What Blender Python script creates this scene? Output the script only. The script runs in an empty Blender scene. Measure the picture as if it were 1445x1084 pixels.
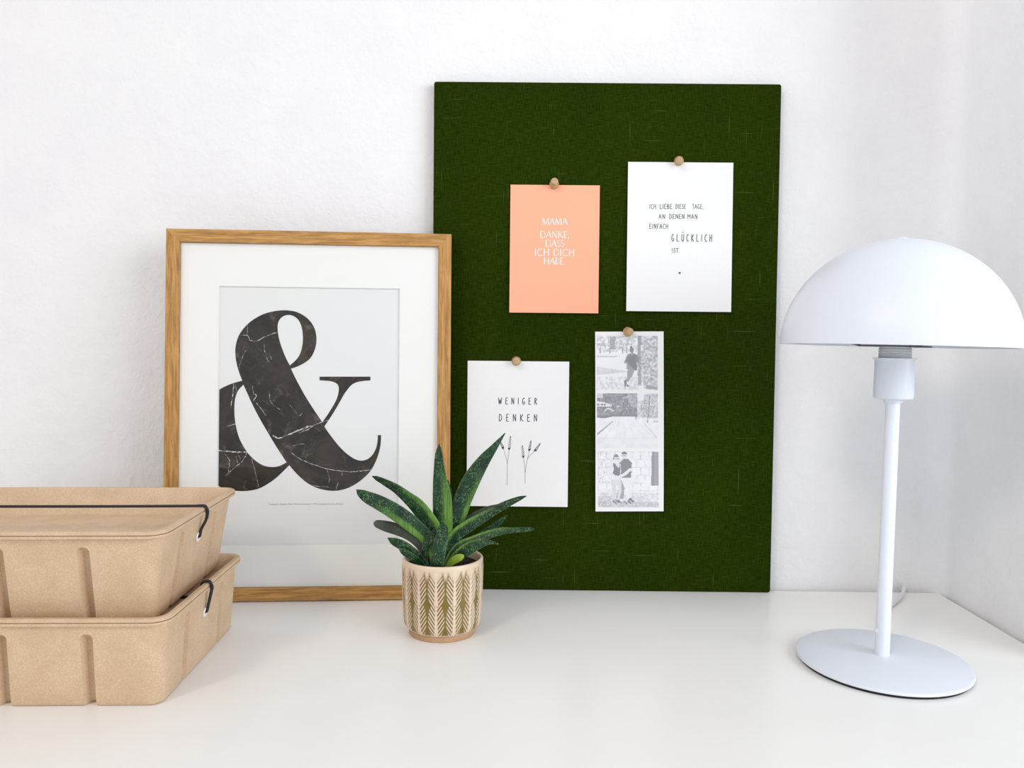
import bpy, bmesh, math, random
import numpy as np
from mathutils import Vector, Matrix

# ------------------------------------------------------------------ camera, world, lights
S = bpy.context.scene
COL = S.collection
cam = bpy.data.cameras.new('camera')
cam.sensor_fit = 'HORIZONTAL'; cam.sensor_width = 36.0
cam.lens = 36.0 * 1085.0 / 1445.0
cam.clip_start = 0.02
cam_o = bpy.data.objects.new('camera', cam); COL.objects.link(cam_o)
right = Vector((0.99990, 0.01065, 0.00974)); down = Vector((0.01025, -0.04910, -0.99874)); fwd = Vector((-0.01016, 0.99874, -0.04920))
cam_o.matrix_world = Matrix(((right.x, -down.x, -fwd.x, 0.0), (right.y, -down.y, -fwd.y, -0.775), (right.z, -down.z, -fwd.z, 0.244), (0, 0, 0, 1)))
S.camera = cam_o

WL, WR, WLOW, WUP = 1.85, 0.45, 1.0, 0.72
w = bpy.data.worlds.new('room_daylight'); S.world = w; w.use_nodes = True
w.node_tree.nodes['Background'].inputs[0].default_value = (0.91, 0.94, 1.0, 1)
wt = w.node_tree       # stands in for the unseen room; left side raised to brighten wall_right, dimmer overhead
wc = wt.nodes.new('ShaderNodeTexCoord'); wx_ = wt.nodes.new('ShaderNodeSeparateXYZ'); wt.links.new(wc.outputs['Generated'], wx_.inputs[0])
def wr(sock, a, b, lo, hi):
    q = wt.nodes.new('ShaderNodeMapRange'); q.inputs[1].default_value = a; q.inputs[2].default_value = b; q.inputs[3].default_value = lo; q.inputs[4].default_value = hi
    wt.links.new(sock, q.inputs[0]); return q.outputs[0]
wm = wt.nodes.new('ShaderNodeMath'); wm.operation = 'MULTIPLY'
wt.links.new(wr(wx_.outputs['X'], -1, 1, WL, WR), wm.inputs[0]); wt.links.new(wr(wx_.outputs['Z'], -0.2, 0.9, WLOW, WUP), wm.inputs[1])
wt.links.new(wm.outputs[0], wt.nodes['Background'].inputs[1])

def area(name, loc, target, sx, sy, power, col):
    l = bpy.data.lights.new(name, 'AREA'); l.shape = 'RECTANGLE'; l.size = sx; l.size_y = sy
    l.energy = power; l.color = col
    o = bpy.data.objects.new(name, l); COL.objects.link(o); o.location = loc
    o.rotation_euler = (Vector(target) - Vector(loc)).to_track_quat('-Z', 'Y').to_euler()
area('daylight_window', (0.80, -1.7, 0.50), (0.05, 0, 0.12), 1.0, 0.9, 3.0, (0.95, 0.97, 1.0))
area('side_window', (1.45, -1.15, 0.60), (-0.1, -0.15, 0.10), 1.1, 1.0, 27, (0.90, 0.94, 1.0))
area('ceiling_lamp_light', (-1.35, -2.2, 1.95), (0, 0, 0.1), 0.45, 0.45, 20, (1.0, 0.83, 0.63))

vs = S.view_settings
vs.view_transform = 'Standard'; vs.look = 'None'; vs.gamma = 1.0; vs.use_curve_mapping = False
vs.exposure = -0.34

# ------------------------------------------------------------------ helpers
def lin(r, g, b):
    return tuple(((c / 255) / 12.92 if c / 255 <= 0.04045 else ((c / 255 + 0.055) / 1.055) ** 2.4) for c in (r, g, b)) + (1.0,)

class NT:
    """tiny node-tree builder"""
    def __init__(s, name):
        s.m = bpy.data.materials.new(name); s.m.use_nodes = True
        s.t = s.m.node_tree; s.b = s.t.nodes['Principled BSDF']; s.out = s.t.nodes['Material Output']
    def n(s, typ, **kw):
        nd = s.t.nodes.new(typ)
        for k, v in kw.items(): setattr(nd, k, v)
        return nd
    def l(s, a, b): s.t.links.new(a, b)
    def set(s, **kw):
        for k, v in kw.items(): s.b.inputs[k.replace('_', ' ')].default_value = v
        return s
    def coord(s, scale=(1, 1, 1), kind='Object'):
        c = s.n('ShaderNodeTexCoord'); mp = s.n('ShaderNodeMapping'); mp.inputs['Scale'].default_value = scale
        s.l(c.outputs[kind], mp.inputs['Vector']); return mp.outputs[0]
    def noise(s, vec, scale, detail=3, rough=0.5, dist=0):
        x = s.n('ShaderNodeTexNoise'); s.l(vec, x.inputs['Vector'])
        x.inputs['Scale'].default_value = scale; x.inputs['Detail'].default_value = detail
        x.inputs['Roughness'].default_value = rough; x.inputs['Distortion'].default_value = dist
        return x.outputs['Fac']
    def ramp(s, fac, a, b, lo=0.0, hi=1.0):
        r = s.n('ShaderNodeMapRange'); r.interpolation_type = 'SMOOTHSTEP'
        s.l(fac, r.inputs[0]); r.inputs[1].default_value = a; r.inputs[2].default_value = b
        r.inputs[3].default_value = lo; r.inputs[4].default_value = hi
        return r.outputs[0]
    def mix(s, fac, a, b):
        x = s.n('ShaderNodeMix'); x.data_type = 'RGBA'
        if isinstance(fac, (int, float)): x.inputs[0].default_value = fac
        else: s.l(fac, x.inputs[0])
        for i, v in ((6, a), (7, b)):
            if isinstance(v, tuple): x.inputs[i].default_value = v
            else: s.l(v, x.inputs[i])
        return x.outputs[2]
    def math(s, op, a, b=None):
        x = s.n('ShaderNodeMath', operation=op)
        for i, v in enumerate((a, b)):
            if v is None: continue
            if isinstance(v, (int, float)): x.inputs[i].default_value = v
            else: s.l(v, x.inputs[i])
        return x.outputs[0]
    def attr(s, name):
        a = s.n('ShaderNodeAttribute'); a.attribute_name = name; return a
    def color(s, c): s.l(c, s.b.inputs['Base Color']); return s
    def bump(s, h, strength, dist=0.001):
        b = s.n('ShaderNodeBump'); b.inputs['Strength'].default_value = strength; b.inputs['Distance'].default_value = dist
        s.l(h, b.inputs['Height']); s.l(b.outputs[0], s.b.inputs['Normal']); return s

def plain(name, col, rough=0.5, **kw):
    t = NT(name); c = t.coord(); f = t.noise(c, 300, 2)
    a = tuple(x * 0.97 for x in col[:3]) + (1,)
    t.color(t.mix(f, a, col)); t.set(Roughness=rough, **kw); return t.m

def obj(name, bm, m, parent=None, smooth=False, label=None):
    me = bpy.data.meshes.new(name); bm.to_mesh(me); bm.free()
    return obj_me(name, me, m, parent, smooth, label)
def obj_me(name, me, m, parent=None, smooth=False, label=None):
    for mm in (m if isinstance(m, (list, tuple)) else [m]): me.materials.append(mm)
    if smooth: me.polygons.foreach_set('use_smooth', [True] * len(me.polygons))
    o = bpy.data.objects.new(name, me); COL.objects.link(o)
    if parent: o.parent = parent
    if label: o['label'] = label
    return o
def empty(name, mat=None):
    o = bpy.data.objects.new(name, None); COL.objects.link(o); o.empty_display_size = 0.05
    if mat is not None: o.matrix_world = mat
    return o
def tag(o, label, cat, group=None):
    o['label'] = label; o['category'] = cat
    if group: o['group'] = group
    return o
def struct(o): o['kind'] = 'structure'; return o

def box(bm, x0, x1, y0, y1, z0, z1, bev=0, seg=2):
    v = [bm.verts.new(p) for p in ((x0,y0,z0),(x1,y0,z0),(x1,y1,z0),(x0,y1,z0),(x0,y0,z1),(x1,y0,z1),(x1,y1,z1),(x0,y1,z1))]
    fs = [bm.faces.new([v[i] for i in q]) for q in ((0,3,2,1),(4,5,6,7),(0,1,5,4),(1,2,6,5),(2,3,7,6),(3,0,4,7))]
    if bev:
        es = list({e for f in fs for e in f.edges})
        bmesh.ops.bevel(bm, geom=es, offset=bev, segments=seg, profile=0.5, affect='EDGES')
    return bm
def lathe(bm, prof, n=96, cap0=False, cap1=False, org=(0, 0)):
    rings = []
    for r, z in prof:
        if r < 1e-7: rings.append([bm.verts.new((org[0], org[1], z))])
        else: rings.append([bm.verts.new((org[0] + r*math.cos(2*math.pi*i/n), org[1] + r*math.sin(2*math.pi*i/n), z)) for i in range(n)])
    for a, b in zip(rings, rings[1:]):
        for i in range(n):
            j = (i+1) % n
            if len(a) == 1 and len(b) == 1: continue
            if len(a) == 1: bm.faces.new((a[0], b[j], b[i]))
            elif len(b) == 1: bm.faces.new((a[i], a[j], b[0]))
            else: bm.faces.new((a[i], a[j], b[j], b[i]))
    if cap0 and len(rings[0]) > 1: bm.faces.new(rings[0][::-1])
    if cap1 and len(rings[-1]) > 1: bm.faces.new(rings[-1])
    bmesh.ops.recalc_face_normals(bm, faces=bm.faces[:])
    return bm
def tube(bm, pts, rx, ry=None, n=12, up=Vector((0, 0, 1))):
    ry = ry or rx; pts = [Vector(p) for p in pts]; rings = []
    for i, p in enumerate(pts):
        t = (pts[min(i+1, len(pts)-1)] - pts[max(i-1, 0)]).normalized()
        s = t.cross(up)
        s = s.normalized() if s.length > 1e-4 else t.cross(Vector((0, 1, 0))).normalized()
        u = s.cross(t).normalized()
        rings.append([bm.verts.new(p + s*rx*math.cos(2*math.pi*k/n) + u*ry*math.sin(2*math.pi*k/n)) for k in range(n)])
    for a, b in zip(rings, rings[1:]):
        for k in range(n): bm.faces.new((a[k], a[(k+1) % n], b[(k+1) % n], b[k]))
    bm.faces.new(rings[0]); bm.faces.new(rings[-1][::-1])
    bmesh.ops.recalc_face_normals(bm, faces=bm.faces[:])
    return bm
def spline(P, n=6):
    P = [Vector(p) for p in P]; E = [2*P[0]-P[1]] + P + [2*P[-1]-P[-2]]; o = []
    for i in range(1, len(E)-2):
        a, b, c, d = E[i-1:i+3]
        for k in range(n):
            t = k/n; o.append(0.5*((2*b)+(c-a)*t+(2*a-5*b+4*c-d)*t*t+(3*b-a-3*c+d)*t**3))
    o.append(P[-1]); return o

def sharp(o, ang=35):
    me = o.data; me.polygons.foreach_set('use_smooth', [True]*len(me.polygons))
    bmm = bmesh.new(); bmm.from_mesh(me)
    for e in bmm.edges:
        if len(e.link_faces) == 2: e.smooth = e.calc_face_angle(0) < math.radians(ang)
    bmm.to_mesh(me); bmm.free()

# ------------------------------------------------------------------ materials
t = NT('white_plaster'); c = t.coord()
big = t.noise(c, 14, 4, 0.6); mid = t.noise(c, 95, 4, 0.6); fine = t.noise(c, 420, 3)
t.color(t.mix(t.ramp(big, 0.3, 0.7), (0.82, 0.82, 0.83, 1), (0.85, 0.85, 0.855, 1)))
h = t.math('ADD', t.math('MULTIPLY', t.ramp(mid, 0.35, 0.75), 1.0), t.math('MULTIPLY', fine, 0.35))
t.bump(h, 0.35, 0.0012); t.set(Roughness=0.9, Specular_IOR_Level=0.2); M_WALL = t.m

t = NT('white_lacquer'); c = t.coord()
f = t.noise(c, 6, 3); t.color(t.mix(f, (0.885, 0.88, 0.855, 1), (0.905, 0.90, 0.88, 1)))
t.bump(t.noise(c, 160, 2), 0.02, 0.001); t.set(Roughness=0.24, Specular_IOR_Level=0.20); M_DESK = t.m

t = NT('pressed_kraft_fibre'); c = t.coord()
a = t.noise(c, 900, 4, 0.7); b = t.noise(c, 60, 4, 0.6); v = t.n('ShaderNodeTexVoronoi'); t.l(c, v.inputs['Vector']); v.inputs['Scale'].default_value = 420
base = t.mix(t.ramp(b, 0.3, 0.7), (0.62, 0.45, 0.29, 1), (0.70, 0.52, 0.35, 1))
base = t.mix(t.ramp(a, 0.42, 0.62), t.mix(0.35, base, (0.44, 0.30, 0.18, 1)), base)
base = t.mix(t.ramp(v.outputs['Distance'], 0.16, 0.02), base, (0.82, 0.66, 0.48, 1))
t.color(base); t.bump(a, 0.25, 0.0004); t.set(Roughness=0.58, Specular_IOR_Level=0.42); M_KRAFT = t.m
M_BAND = plain('black_elastic', (0.010, 0.010, 0.014, 1), 0.55)
M_EYE = plain('white_metal_eyelet', (0.85, 0.85, 0.88, 1), 0.3)

t = NT('oak_wood'); c = t.coord((1, 14, 14))
g = t.noise(c, 26, 5, 0.65, 0.6); c2 = t.coord((1, 30, 30)); g2 = t.noise(c2, 60, 3, 0.6)
base = t.mix(t.ramp(g, 0.32, 0.68), (0.30, 0.145, 0.030, 1), (0.58, 0.31, 0.090, 1))
base = t.mix(t.ramp(g2, 0.62, 0.72), base, (0.16, 0.07, 0.02, 1))
t.color(base); t.bump(g2, 0.1, 0.0003); t.set(Roughness=0.5); M_OAK = t.m
M_MAT = plain('white_mat_board', (0.90, 0.89, 0.885, 1), 0.85)
M_BEVEL = plain('mat_core', (0.80, 0.80, 0.80, 1), 0.8)
M_PRINT = plain('art_paper', (0.82, 0.812, 0.825, 1), 0.7)
M_BACK = plain('backing_board', (0.25, 0.17, 0.10, 1), 0.85)

t = NT('picture_glass')      # thin clear pane: transparent with a Fresnel gloss
fr = t.n('ShaderNodeFresnel'); fr.inputs[0].default_value = 1.32
tr = t.n('ShaderNodeBsdfTransparent'); gl = t.n('ShaderNodeBsdfGlossy'); gl.inputs['Roughness'].default_value = 0.01
tr.inputs[0].default_value = (0.985, 0.99, 0.985, 1)
mx = t.n('ShaderNodeMixShader'); gm = t.n('ShaderNodeNewGeometry'); t.l(t.math('MULTIPLY', fr.outputs[0], t.math('SUBTRACT', 1.0, gm.outputs['Backfacing'])), mx.inputs[0]); t.l(tr.outputs[0], mx.inputs[1]); t.l(gl.outputs[0], mx.inputs[2]); t.l(mx.outputs[0], t.out.inputs[0])
M_GLASS = t.m

t = NT('black_marble_print'); c = t.coord()
a = t.noise(c, 22, 6, 0.65, 1.0); b = t.noise(c, 75, 6, 0.7, 0.8)
base = t.mix(t.ramp(a, 0.35, 0.70), (0.003, 0.0025, 0.0025, 1), (0.040, 0.026, 0.017, 1))
base = t.mix(t.ramp(b, 0.53, 0.76), base, (0.13, 0.10, 0.08, 1))
t.color(base); t.set(Roughness=0.6); M_MARBLE = t.m
t = NT('marble_vein_print'); c = t.coord(); a = t.noise(c, 420, 4, 0.7)
t.color(t.mix(t.ramp(a, 0.38, 0.62), (0.10, 0.08, 0.065, 1), (0.80, 0.78, 0.76, 1))); t.set(Roughness=0.6); M_VEIN = t.m
M_CAPT = plain('grey_print_ink', (0.22, 0.20, 0.20, 1), 0.7)

t = NT('green_linen'); 
v1 = t.noise(t.coord((1, 1, 0.06)), 1900, 2, 0.6); v2 = t.noise(t.coord((0.06, 1, 1)), 1900, 2, 0.6)
s1 = t.noise(t.coord((1, 0.02, 0.030)), 700, 1); s2 = t.noise(t.coord((0.030, 0.02, 1)), 700, 1)
bg = t.noise(t.coord((1, 1, 0.5)), 12, 3)
base = t.mix(t.ramp(bg, 0.3, 0.7), (0.0115, 0.0225, 0.0009, 1), (0.0160, 0.0290, 0.0014, 1))
base = t.mix(t.ramp(t.math('ADD', v1, v2), 0.75, 1.25), t.mix(0.38, base, (0.003, 0.010, 0.001, 1)), t.mix(0.16, base, (0.085, 0.13, 0.018, 1)))
sl = t.math('MAXIMUM', t.ramp(s1, 0.70, 0.77), t.ramp(s2, 0.705, 0.77))
base = t.mix(t.math('MULTIPLY', sl, 0.40), base, (0.10, 0.15, 0.045, 1))
t.color(base); t.bump(t.math('ADD', v1, v2), 0.25, 0.0005); t.set(Roughness=0.95, Specular_IOR_Level=0.0); M_LINEN = t.m

M_WHITECARD = plain('white_card_stock', (0.845, 0.845, 0.845, 1), 0.75)
M_PEACH = plain('peach_card_stock', lin(250, 176, 142), 0.7)
M_WHITEINK = plain('white_print', (0.86, 0.85, 0.83, 1), 0.6)
M_INK = plain('black_pen_ink', (0.035, 0.035, 0.04, 1), 0.7)
t = NT('black_and_white_photo'); at = t.attr('tone'); t.color(at.outputs['Color']); t.set(Roughness=0.45); M_PHOTO = t.m
t = NT('pin_wood'); c = t.coord((6, 1, 1)); g = t.noise(c, 420, 4, 0.6)
t.color(t.mix(t.ramp(g, 0.3, 0.7), (0.36, 0.22, 0.10, 1), (0.60, 0.42, 0.23, 1))); t.set(Roughness=0.55); M_PIN = t.m

M_LAMP = plain('white_powder_coat', (0.755, 0.80, 0.87, 1), 0.38, Specular_IOR_Level=0.5)
M_FELT = plain('black_felt_pad', (0.012, 0.012, 0.014, 1), 0.9)
M_RING = plain('grey_threaded_plastic', (0.74, 0.77, 0.78, 1), 0.45)
M_CORD = plain('pale_cord_plastic', (0.74, 0.745, 0.75, 1), 0.35)
M_DARKMETAL = plain('dark_steel', (0.10, 0.10, 0.13, 1), 0.4)

t = NT('glazed_ceramic'); at = t.attr('glaze'); f = t.noise(t.coord(), 140, 3)
ol = t.mix(f, (0.135, 0.088, 0.005, 1), (0.22, 0.15, 0.012, 1))
t.color(t.mix(at.outputs['Fac'], ol, (0.74, 0.58, 0.43, 1))); t.set(Roughness=0.24, Coat_Weight=0.2, Coat_Roughness=0.08); M_POT = t.m
t = NT('bare_clay'); t.color(t.mix(t.noise(t.coord(), 300, 3), (0.42, 0.24, 0.13, 1), (0.55, 0.34, 0.20, 1))); t.set(Roughness=0.6); M_CLAY = t.m
t = NT('potting_soil'); n = t.noise(t.coord(), 500, 4, 0.7)
t.color(t.mix(t.ramp(n, 0.35, 0.75), (0.006, 0.005, 0.004, 1), (0.06, 0.045, 0.035, 1))); t.bump(n, 0.8, 0.002); t.set(Roughness=0.95); M_SOIL = t.m

def leaf_mat(name, dark, mid, speck, stripc, amount):
    t = NT(name); c = t.coord((1, 1, 0.6))
    ac = t.attr('across').outputs['Fac']; al = t.attr('along').outputs['Fac']; st = t.attr('strip').outputs['Fac']
    big = t.noise(c, 70, 3); sp = t.noise(c, 1150, 2, 0.6); band = t.noise(t.coord((1, 1, 1)), 160, 3)
    base = t.mix(t.ramp(big, 0.3, 0.7), dark, mid)
    m = t.math('MULTIPLY', t.ramp(sp, 0.50, 0.62), t.ramp(band, 0.34, 0.58))
    base = t.mix(t.math('MULTIPLY', m, amount), base, speck)
    edge = t.ramp(t.math('ABSOLUTE', ac), 0.86, 1.0)
    base = t.mix(t.math('MULTIPLY', edge, 0.35), base, speck)
    stripe = t.math('MULTIPLY', st, t.ramp(al, 0.78, 0.25))
    fib = t.ramp(t.noise(t.coord((1, 1, 0.04)), 900, 2), 0.35, 0.65)
    base = t.mix(stripe, base, t.mix(fib, stripc, tuple(x*0.55 for x in stripc[:3]) + (1,)))
    t.color(base); t.bump(sp, 0.15, 0.0005); t.set(Roughness=0.45, Specular_IOR_Level=0.28)
    return t.m
M_LEAF = leaf_mat('speckled_leaf', (0.0022, 0.016, 0.007, 1), (0.007, 0.042, 0.012, 1), (0.13, 0.24, 0.10, 1), (0.15, 0.32, 0.05, 1), 0.7)
M_DUSK = leaf_mat('dusky_leaf', (0.030, 0.042, 0.028, 1), (0.085, 0.10, 0.070, 1), (0.12, 0.14, 0.11, 1), (0.12, 0.20, 0.07, 1), 0.3)
M_YOUNG = leaf_mat('young_leaf', (0.17, 0.27, 0.02, 1), (0.26, 0.36, 0.035, 1), (0.35, 0.45, 0.08, 1), (0.3, 0.45, 0.08, 1), 0.3)

# ------------------------------------------------------------------ the room
bm = bmesh.new(); box(bm, -2.2, 0.4275, 0.0, 0.10, -0.735, 2.2); struct(obj('wall_back', bm, M_WALL))
bm = bmesh.new(); box(bm, 0.4275, 0.60, -0.185, 0.10, -0.735, 2.2, 0.004); struct(obj('wall_right', bm, M_WALL))
bm = bmesh.new(); FR = 0.022; vv = []
for z in (-0.735, 2.2):
    vv.append([bm.verts.new(p) for p in [(0.4285, 0.001, z)] + [(0.4275 - FR + FR*math.cos(a), -FR + FR*math.sin(a), z) for a in (math.pi/2*k/14 for k in range(15))]])
for i in range(16): bm.faces.new((vv[0][i], vv[0][(i+1) % 16], vv[1][(i+1) % 16], vv[1][i]))
bm.faces.new(vv[0]); bm.faces.new(vv[1][::-1]); bmesh.ops.recalc_face_normals(bm, faces=bm.faces[:]); struct(obj('trim_1', bm, M_WALL, None, False)); sharp(bpy.data.objects['trim_1'], 20)
t = NT('pale_floor'); c = t.coord((1, 8, 1)); t.color(t.mix(t.noise(c, 4, 4), (0.42, 0.33, 0.25, 1), (0.55, 0.45, 0.35, 1))); t.set(Roughness=0.5)
bm = bmesh.new(); box(bm, -2.2, 2.2, -3.2, 0.10, -0.80, -0.735); struct(obj('floor', bm, t.m))

# ------------------------------------------------------------------ desk
desk = empty('desk', Matrix.Translation((-0.40, -0.32, -0.735)))
tag(desk, 'wide white lacquered desk with a glossy top against the white wall', 'desk')
bm = bmesh.new(); box(bm, -0.80, 0.824, -0.30, 0.3135, 0.707, 0.735, 0.0015); obj('desk_top', bm, M_DESK, desk)
for x in (-0.76, 0.78):
    for y in (-0.26, 0.27):
        bm = bmesh.new(); box(bm, x-0.02, x+0.02, y-0.02, y+0.02, 0.0, 0.707, 0.002); obj('leg', bm, M_DESK, desk)

# ------------------------------------------------------------------ fibre boxes
def perimeter(a, b, r, gx, gy, inset, groove, gw=1.0):
    """closed outline, half sizes a,b; grooves at x=gx on long sides, y=gy on short sides"""
    A, B = a - inset, b - inset; off = (-1.0, -0.8, -0.5, 0.0, 0.5, 0.8, 1.0); dep = (0.0, 0.45, 0.92, 1.0, 0.92, 0.45, 0.0); wg = 0.0042*gw
    P = []
    def side(p0, d, nrm, half, gs):
        s = [(-half, 0.0)]
        for g in sorted(gs):
            for o, q in zip(off, dep): s.append((g + o*wg, q))
        s.append((half, 0.0))
        for u, q in s: P.append(p0 + d*u - nrm*groove*q)
    def corner(cx, cy, a0):
        for k in range(1, 8):
            th = a0 + math.pi/2*k/8; P.append(Vector((cx + r*math.cos(th), cy + r*math.sin(th), 0)))
    side(Vector((0, -B, 0)), Vector((1, 0, 0)), Vector((0, -1, 0)), A-r, gx)
    corner(A-r, -B+r, -math.pi/2)
    side(Vector((A, 0, 0)), Vector((0, 1, 0)), Vector((1, 0, 0)), B-r, gy)
    corner(A-r, B-r, 0)
    side(Vector((0, B, 0)), Vector((-1, 0, 0)), Vector((0, 1, 0)), A-r, gx)
    corner(-A+r, B-r, math.pi/2)
    side(Vector((-A, 0, 0)), Vector((0, -1, 0)), Vector((-1, 0, 0)), B-r, gy)
    corner(-A+r, -B+r, math.pi)
    return P
def loft(bm, loops, cap0=True, cap1=True):
    rings = [[bm.verts.new(p) for p in L] for L in loops]
    n = len(rings[0])
    for a, b in zip(rings, rings[1:]):
        for i in range(n): bm.faces.new((a[i], a[(i+1) % n], b[(i+1) % n], b[i]))
    if cap0: bm.faces.new(rings[0][::-1])
    if cap1: bm.faces.new(rings[-1])
    bmesh.ops.recalc_face_normals(bm, faces=bm.faces[:])
def fibre_box(a, b, H, recess, TP, slope, by, gx, gy, mat, label, group):
    root = empty('storage_box', mat); tag(root, label, 'box', group)
    FL = 0.0032; r0 = 0.009
    def L(z, inset, g, gw=1.0): return [p + Vector((0, 0, z)) for p in perimeter(a, b, max(r0 + 0.004 - inset*0.6, 0.004), gx, gy, inset, g, gw)]
    def wall(z): return FL + TP*(1 - z/H)
    zt = H - 0.0115; G = 0.0064; loops = []
    loops.append(L(0.0, wall(0)+0.0022, G)); loops.append(L(0.0007, wall(0)+0.0008, G)); loops.append(L(0.0022, wall(0), G))
    for k in range(1, 7):
        z = 0.0022 + (zt - 0.006 - 0.0022)*k/6; loops.append(L(z, wall(z), G))
    for q, gq, gw in ((0.0036, 1.0, 1.0), (0.0022, 0.97, 0.93), (0.0011, 0.92, 0.78), (0.0004, 0.80, 0.58), (0.0001, 0.55, 0.40), (0.0, 0.0, 0.38)):
        loops.append(L(zt - q, wall(zt - q), G*gq, gw))
    zf = H - 0.0052
    loops += [L(zf - 0.001, wall(zf), 0), L(zf, FL - 0.001, 0), L(zf + 0.0004, 0.0003, 0), L(zf + 0.0012, 0.0, 0), L(zf + 0.0022, 0.0002, 0)]
    zl = zf + 0.0024
    loops += [L(zl, FL + 0.001, 0), L(zt, wall(zt) + 0.0012, 0), L(zt - 0.006, wall(zt) + 0.002, G)]
    loops += [L(0.004, wall(0.004) + 0.0014, G)]
    bm = bmesh.new(); loft(bm, loops); sharp(obj('body', bm, M_KRAFT, root))
    # lid: thin flange lying on the body's rim, sloping inner wall, flat sunken floor
    z0, z1 = zl + 0.0001, H
    lp = [L(z0, 0.0008, 0), L(z0 + 0.0006, 0.0003, 0), L(z1 - 0.0006, 0.0004, 0), L(z1, 0.0012, 0), L(z1, 0.0040, 0), L(z1 - 0.0008, 0.0050, 0)]
    sl = slope
    lp += [L(z1 - recess + 0.0016, 0.0055 + sl, 0), L(z1 - recess + 0.0003, 0.0068 + sl, 0), L(z1 - recess, 0.0085 + sl, 0)]
    th = 0.0016
    lq = [L(z1 - recess - th, 0.0085 + sl, 0), L(z1 - recess - th + 0.0008, 0.0055 + sl, 0), L(z0, 0.0052, 0)]
    bm = bmesh.new()
    R = [[bm.verts.new(p) for p in Lp] for Lp in lp]; Q = [[bm.verts.new(p) for p in Lp] for Lp in lq]; n = len(R[0])
    for s in (R, Q):
        for u, v in zip(s, s[1:]):
            for i in range(n): bm.faces.new((u[i], u[(i+1) % n], v[(i+1) % n], v[i]))
    bm.faces.new(R[-1]); bm.faces.new(Q[0])
    for i in range(n): bm.faces.new((Q[-1][i], Q[-1][(i+1) % n], R[0][(i+1) % n], R[0][i]))
    bmesh.ops.recalc_face_normals(bm, faces=bm.faces[:]); sharp(obj('lid', bm, M_KRAFT, root))
    # elastic: from the eyelet up over the rim, across the lid, down to the other eyelet
    ze = H - 0.0235; xe = a - wall(ze)
    def half(s):
        q = [(s*(xe - 0.0005), by + 0.003, ze), (s*(xe + 0.0016), by + 0.003, ze + 0.0008), (s*(xe + 0.0028), by + 0.003, ze + 0.006), (s*(a - 0.0001), by + 0.002, ze + 0.0135), (s*(a + 0.0013), by + 0.001, H - 0.0045), (s*(a + 0.0012), by, H - 0.0008), (s*(a - 0.0004), by, H + 0.0012)]
        if recess > 0.015: q += [(s*(a - 0.005), by, H + 0.0013), (s*(a - 0.012), by, H + 0.0011), (s*0.06, by, H + 0.0008)]
        else:
            zz = H - recess + 0.0012
            q += [(s*(a - 0.004), by, H + 0.0011), (s*(a - 0.0058), by, H - 0.0006), (s*(a - 0.0085), by, zz + 0.002), (s*(a - 0.012), by, zz), (s*0.06, by, zz)]
        return q
    pts = spline(half(1) + half(-1)[::-1], 6)
    bm = bmesh.new(); tube(bm, pts, 0.00135, 0.00105, 10); obj('elastic_band', bm, M_BAND, root, True, 'black elastic band')
    for s in (1, -1):
        bm = bmesh.new(); n = 28; rr = []
        for i in range(n):
            th_ = 2*math.pi*i/n; rr.append(Vector((s*(xe + 0.0004 + 0.13*0.0031*math.sin(th_)), by + 0.003 + 0.0029*math.cos(th_), ze + 0.0029*math.sin(th_))))
        m_ = 10; V = []
        for i in range(n):
            t_ = (rr[(i+1) % n] - rr[i-1]).normalized(); nx = Vector((s, 0, 0)); sd = t_.cross(nx).normalized(); nx = sd.cross(t_).normalized()
            V.append([bm.verts.new(rr[i] + sd*0.0009*math.cos(2*math.pi*k/m_) + nx*0.0006*math.sin(2*math.pi*k/m_)) for k in range(m_)])
        for i in range(n):
            for k in range(m_): bm.faces.new((V[i][k], V[(i+1) % n][k], V[(i+1) % n][(k+1) % m_], V[i][(k+1) % m_]))
        bmesh.ops.recalc_face_normals(bm, faces=bm.faces[:]); obj('eyelet', bm, M_EYE, root, True, 'white eyelet')
    return root
GX = (-0.0755, -0.0195, 0.0365, 0.0925); GX2 = (-0.079, -0.023, 0.033, 0.089); GY = (-0.0355, 0.0355)
fibre_box(0.1470, 0.0815, 0.0620, 0.0120, 0.0045, 0.0030, -0.003, GX, GY, Matrix.Translation((-0.3812, -0.2045, 0.0)) @ Matrix.Rotation(math.radians(2.5), 4, 'Z'),
          'tan pressed fibre box at the bottom of the stack, lying on the white desk', 'stacked fibre boxes')
fibre_box(0.1440, 0.0815, 0.0663, 0.0205, 0.0105, 0.0100, -0.003, GX2, GY, Matrix.Translation((-0.3832, -0.2010, 0.0524)) @ Matrix.Rotation(math.radians(3.3), 4, 'Z'),
          'tan pressed fibre box on top of the stack, black elastic across its sunken lid', 'stacked fibre boxes')

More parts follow.
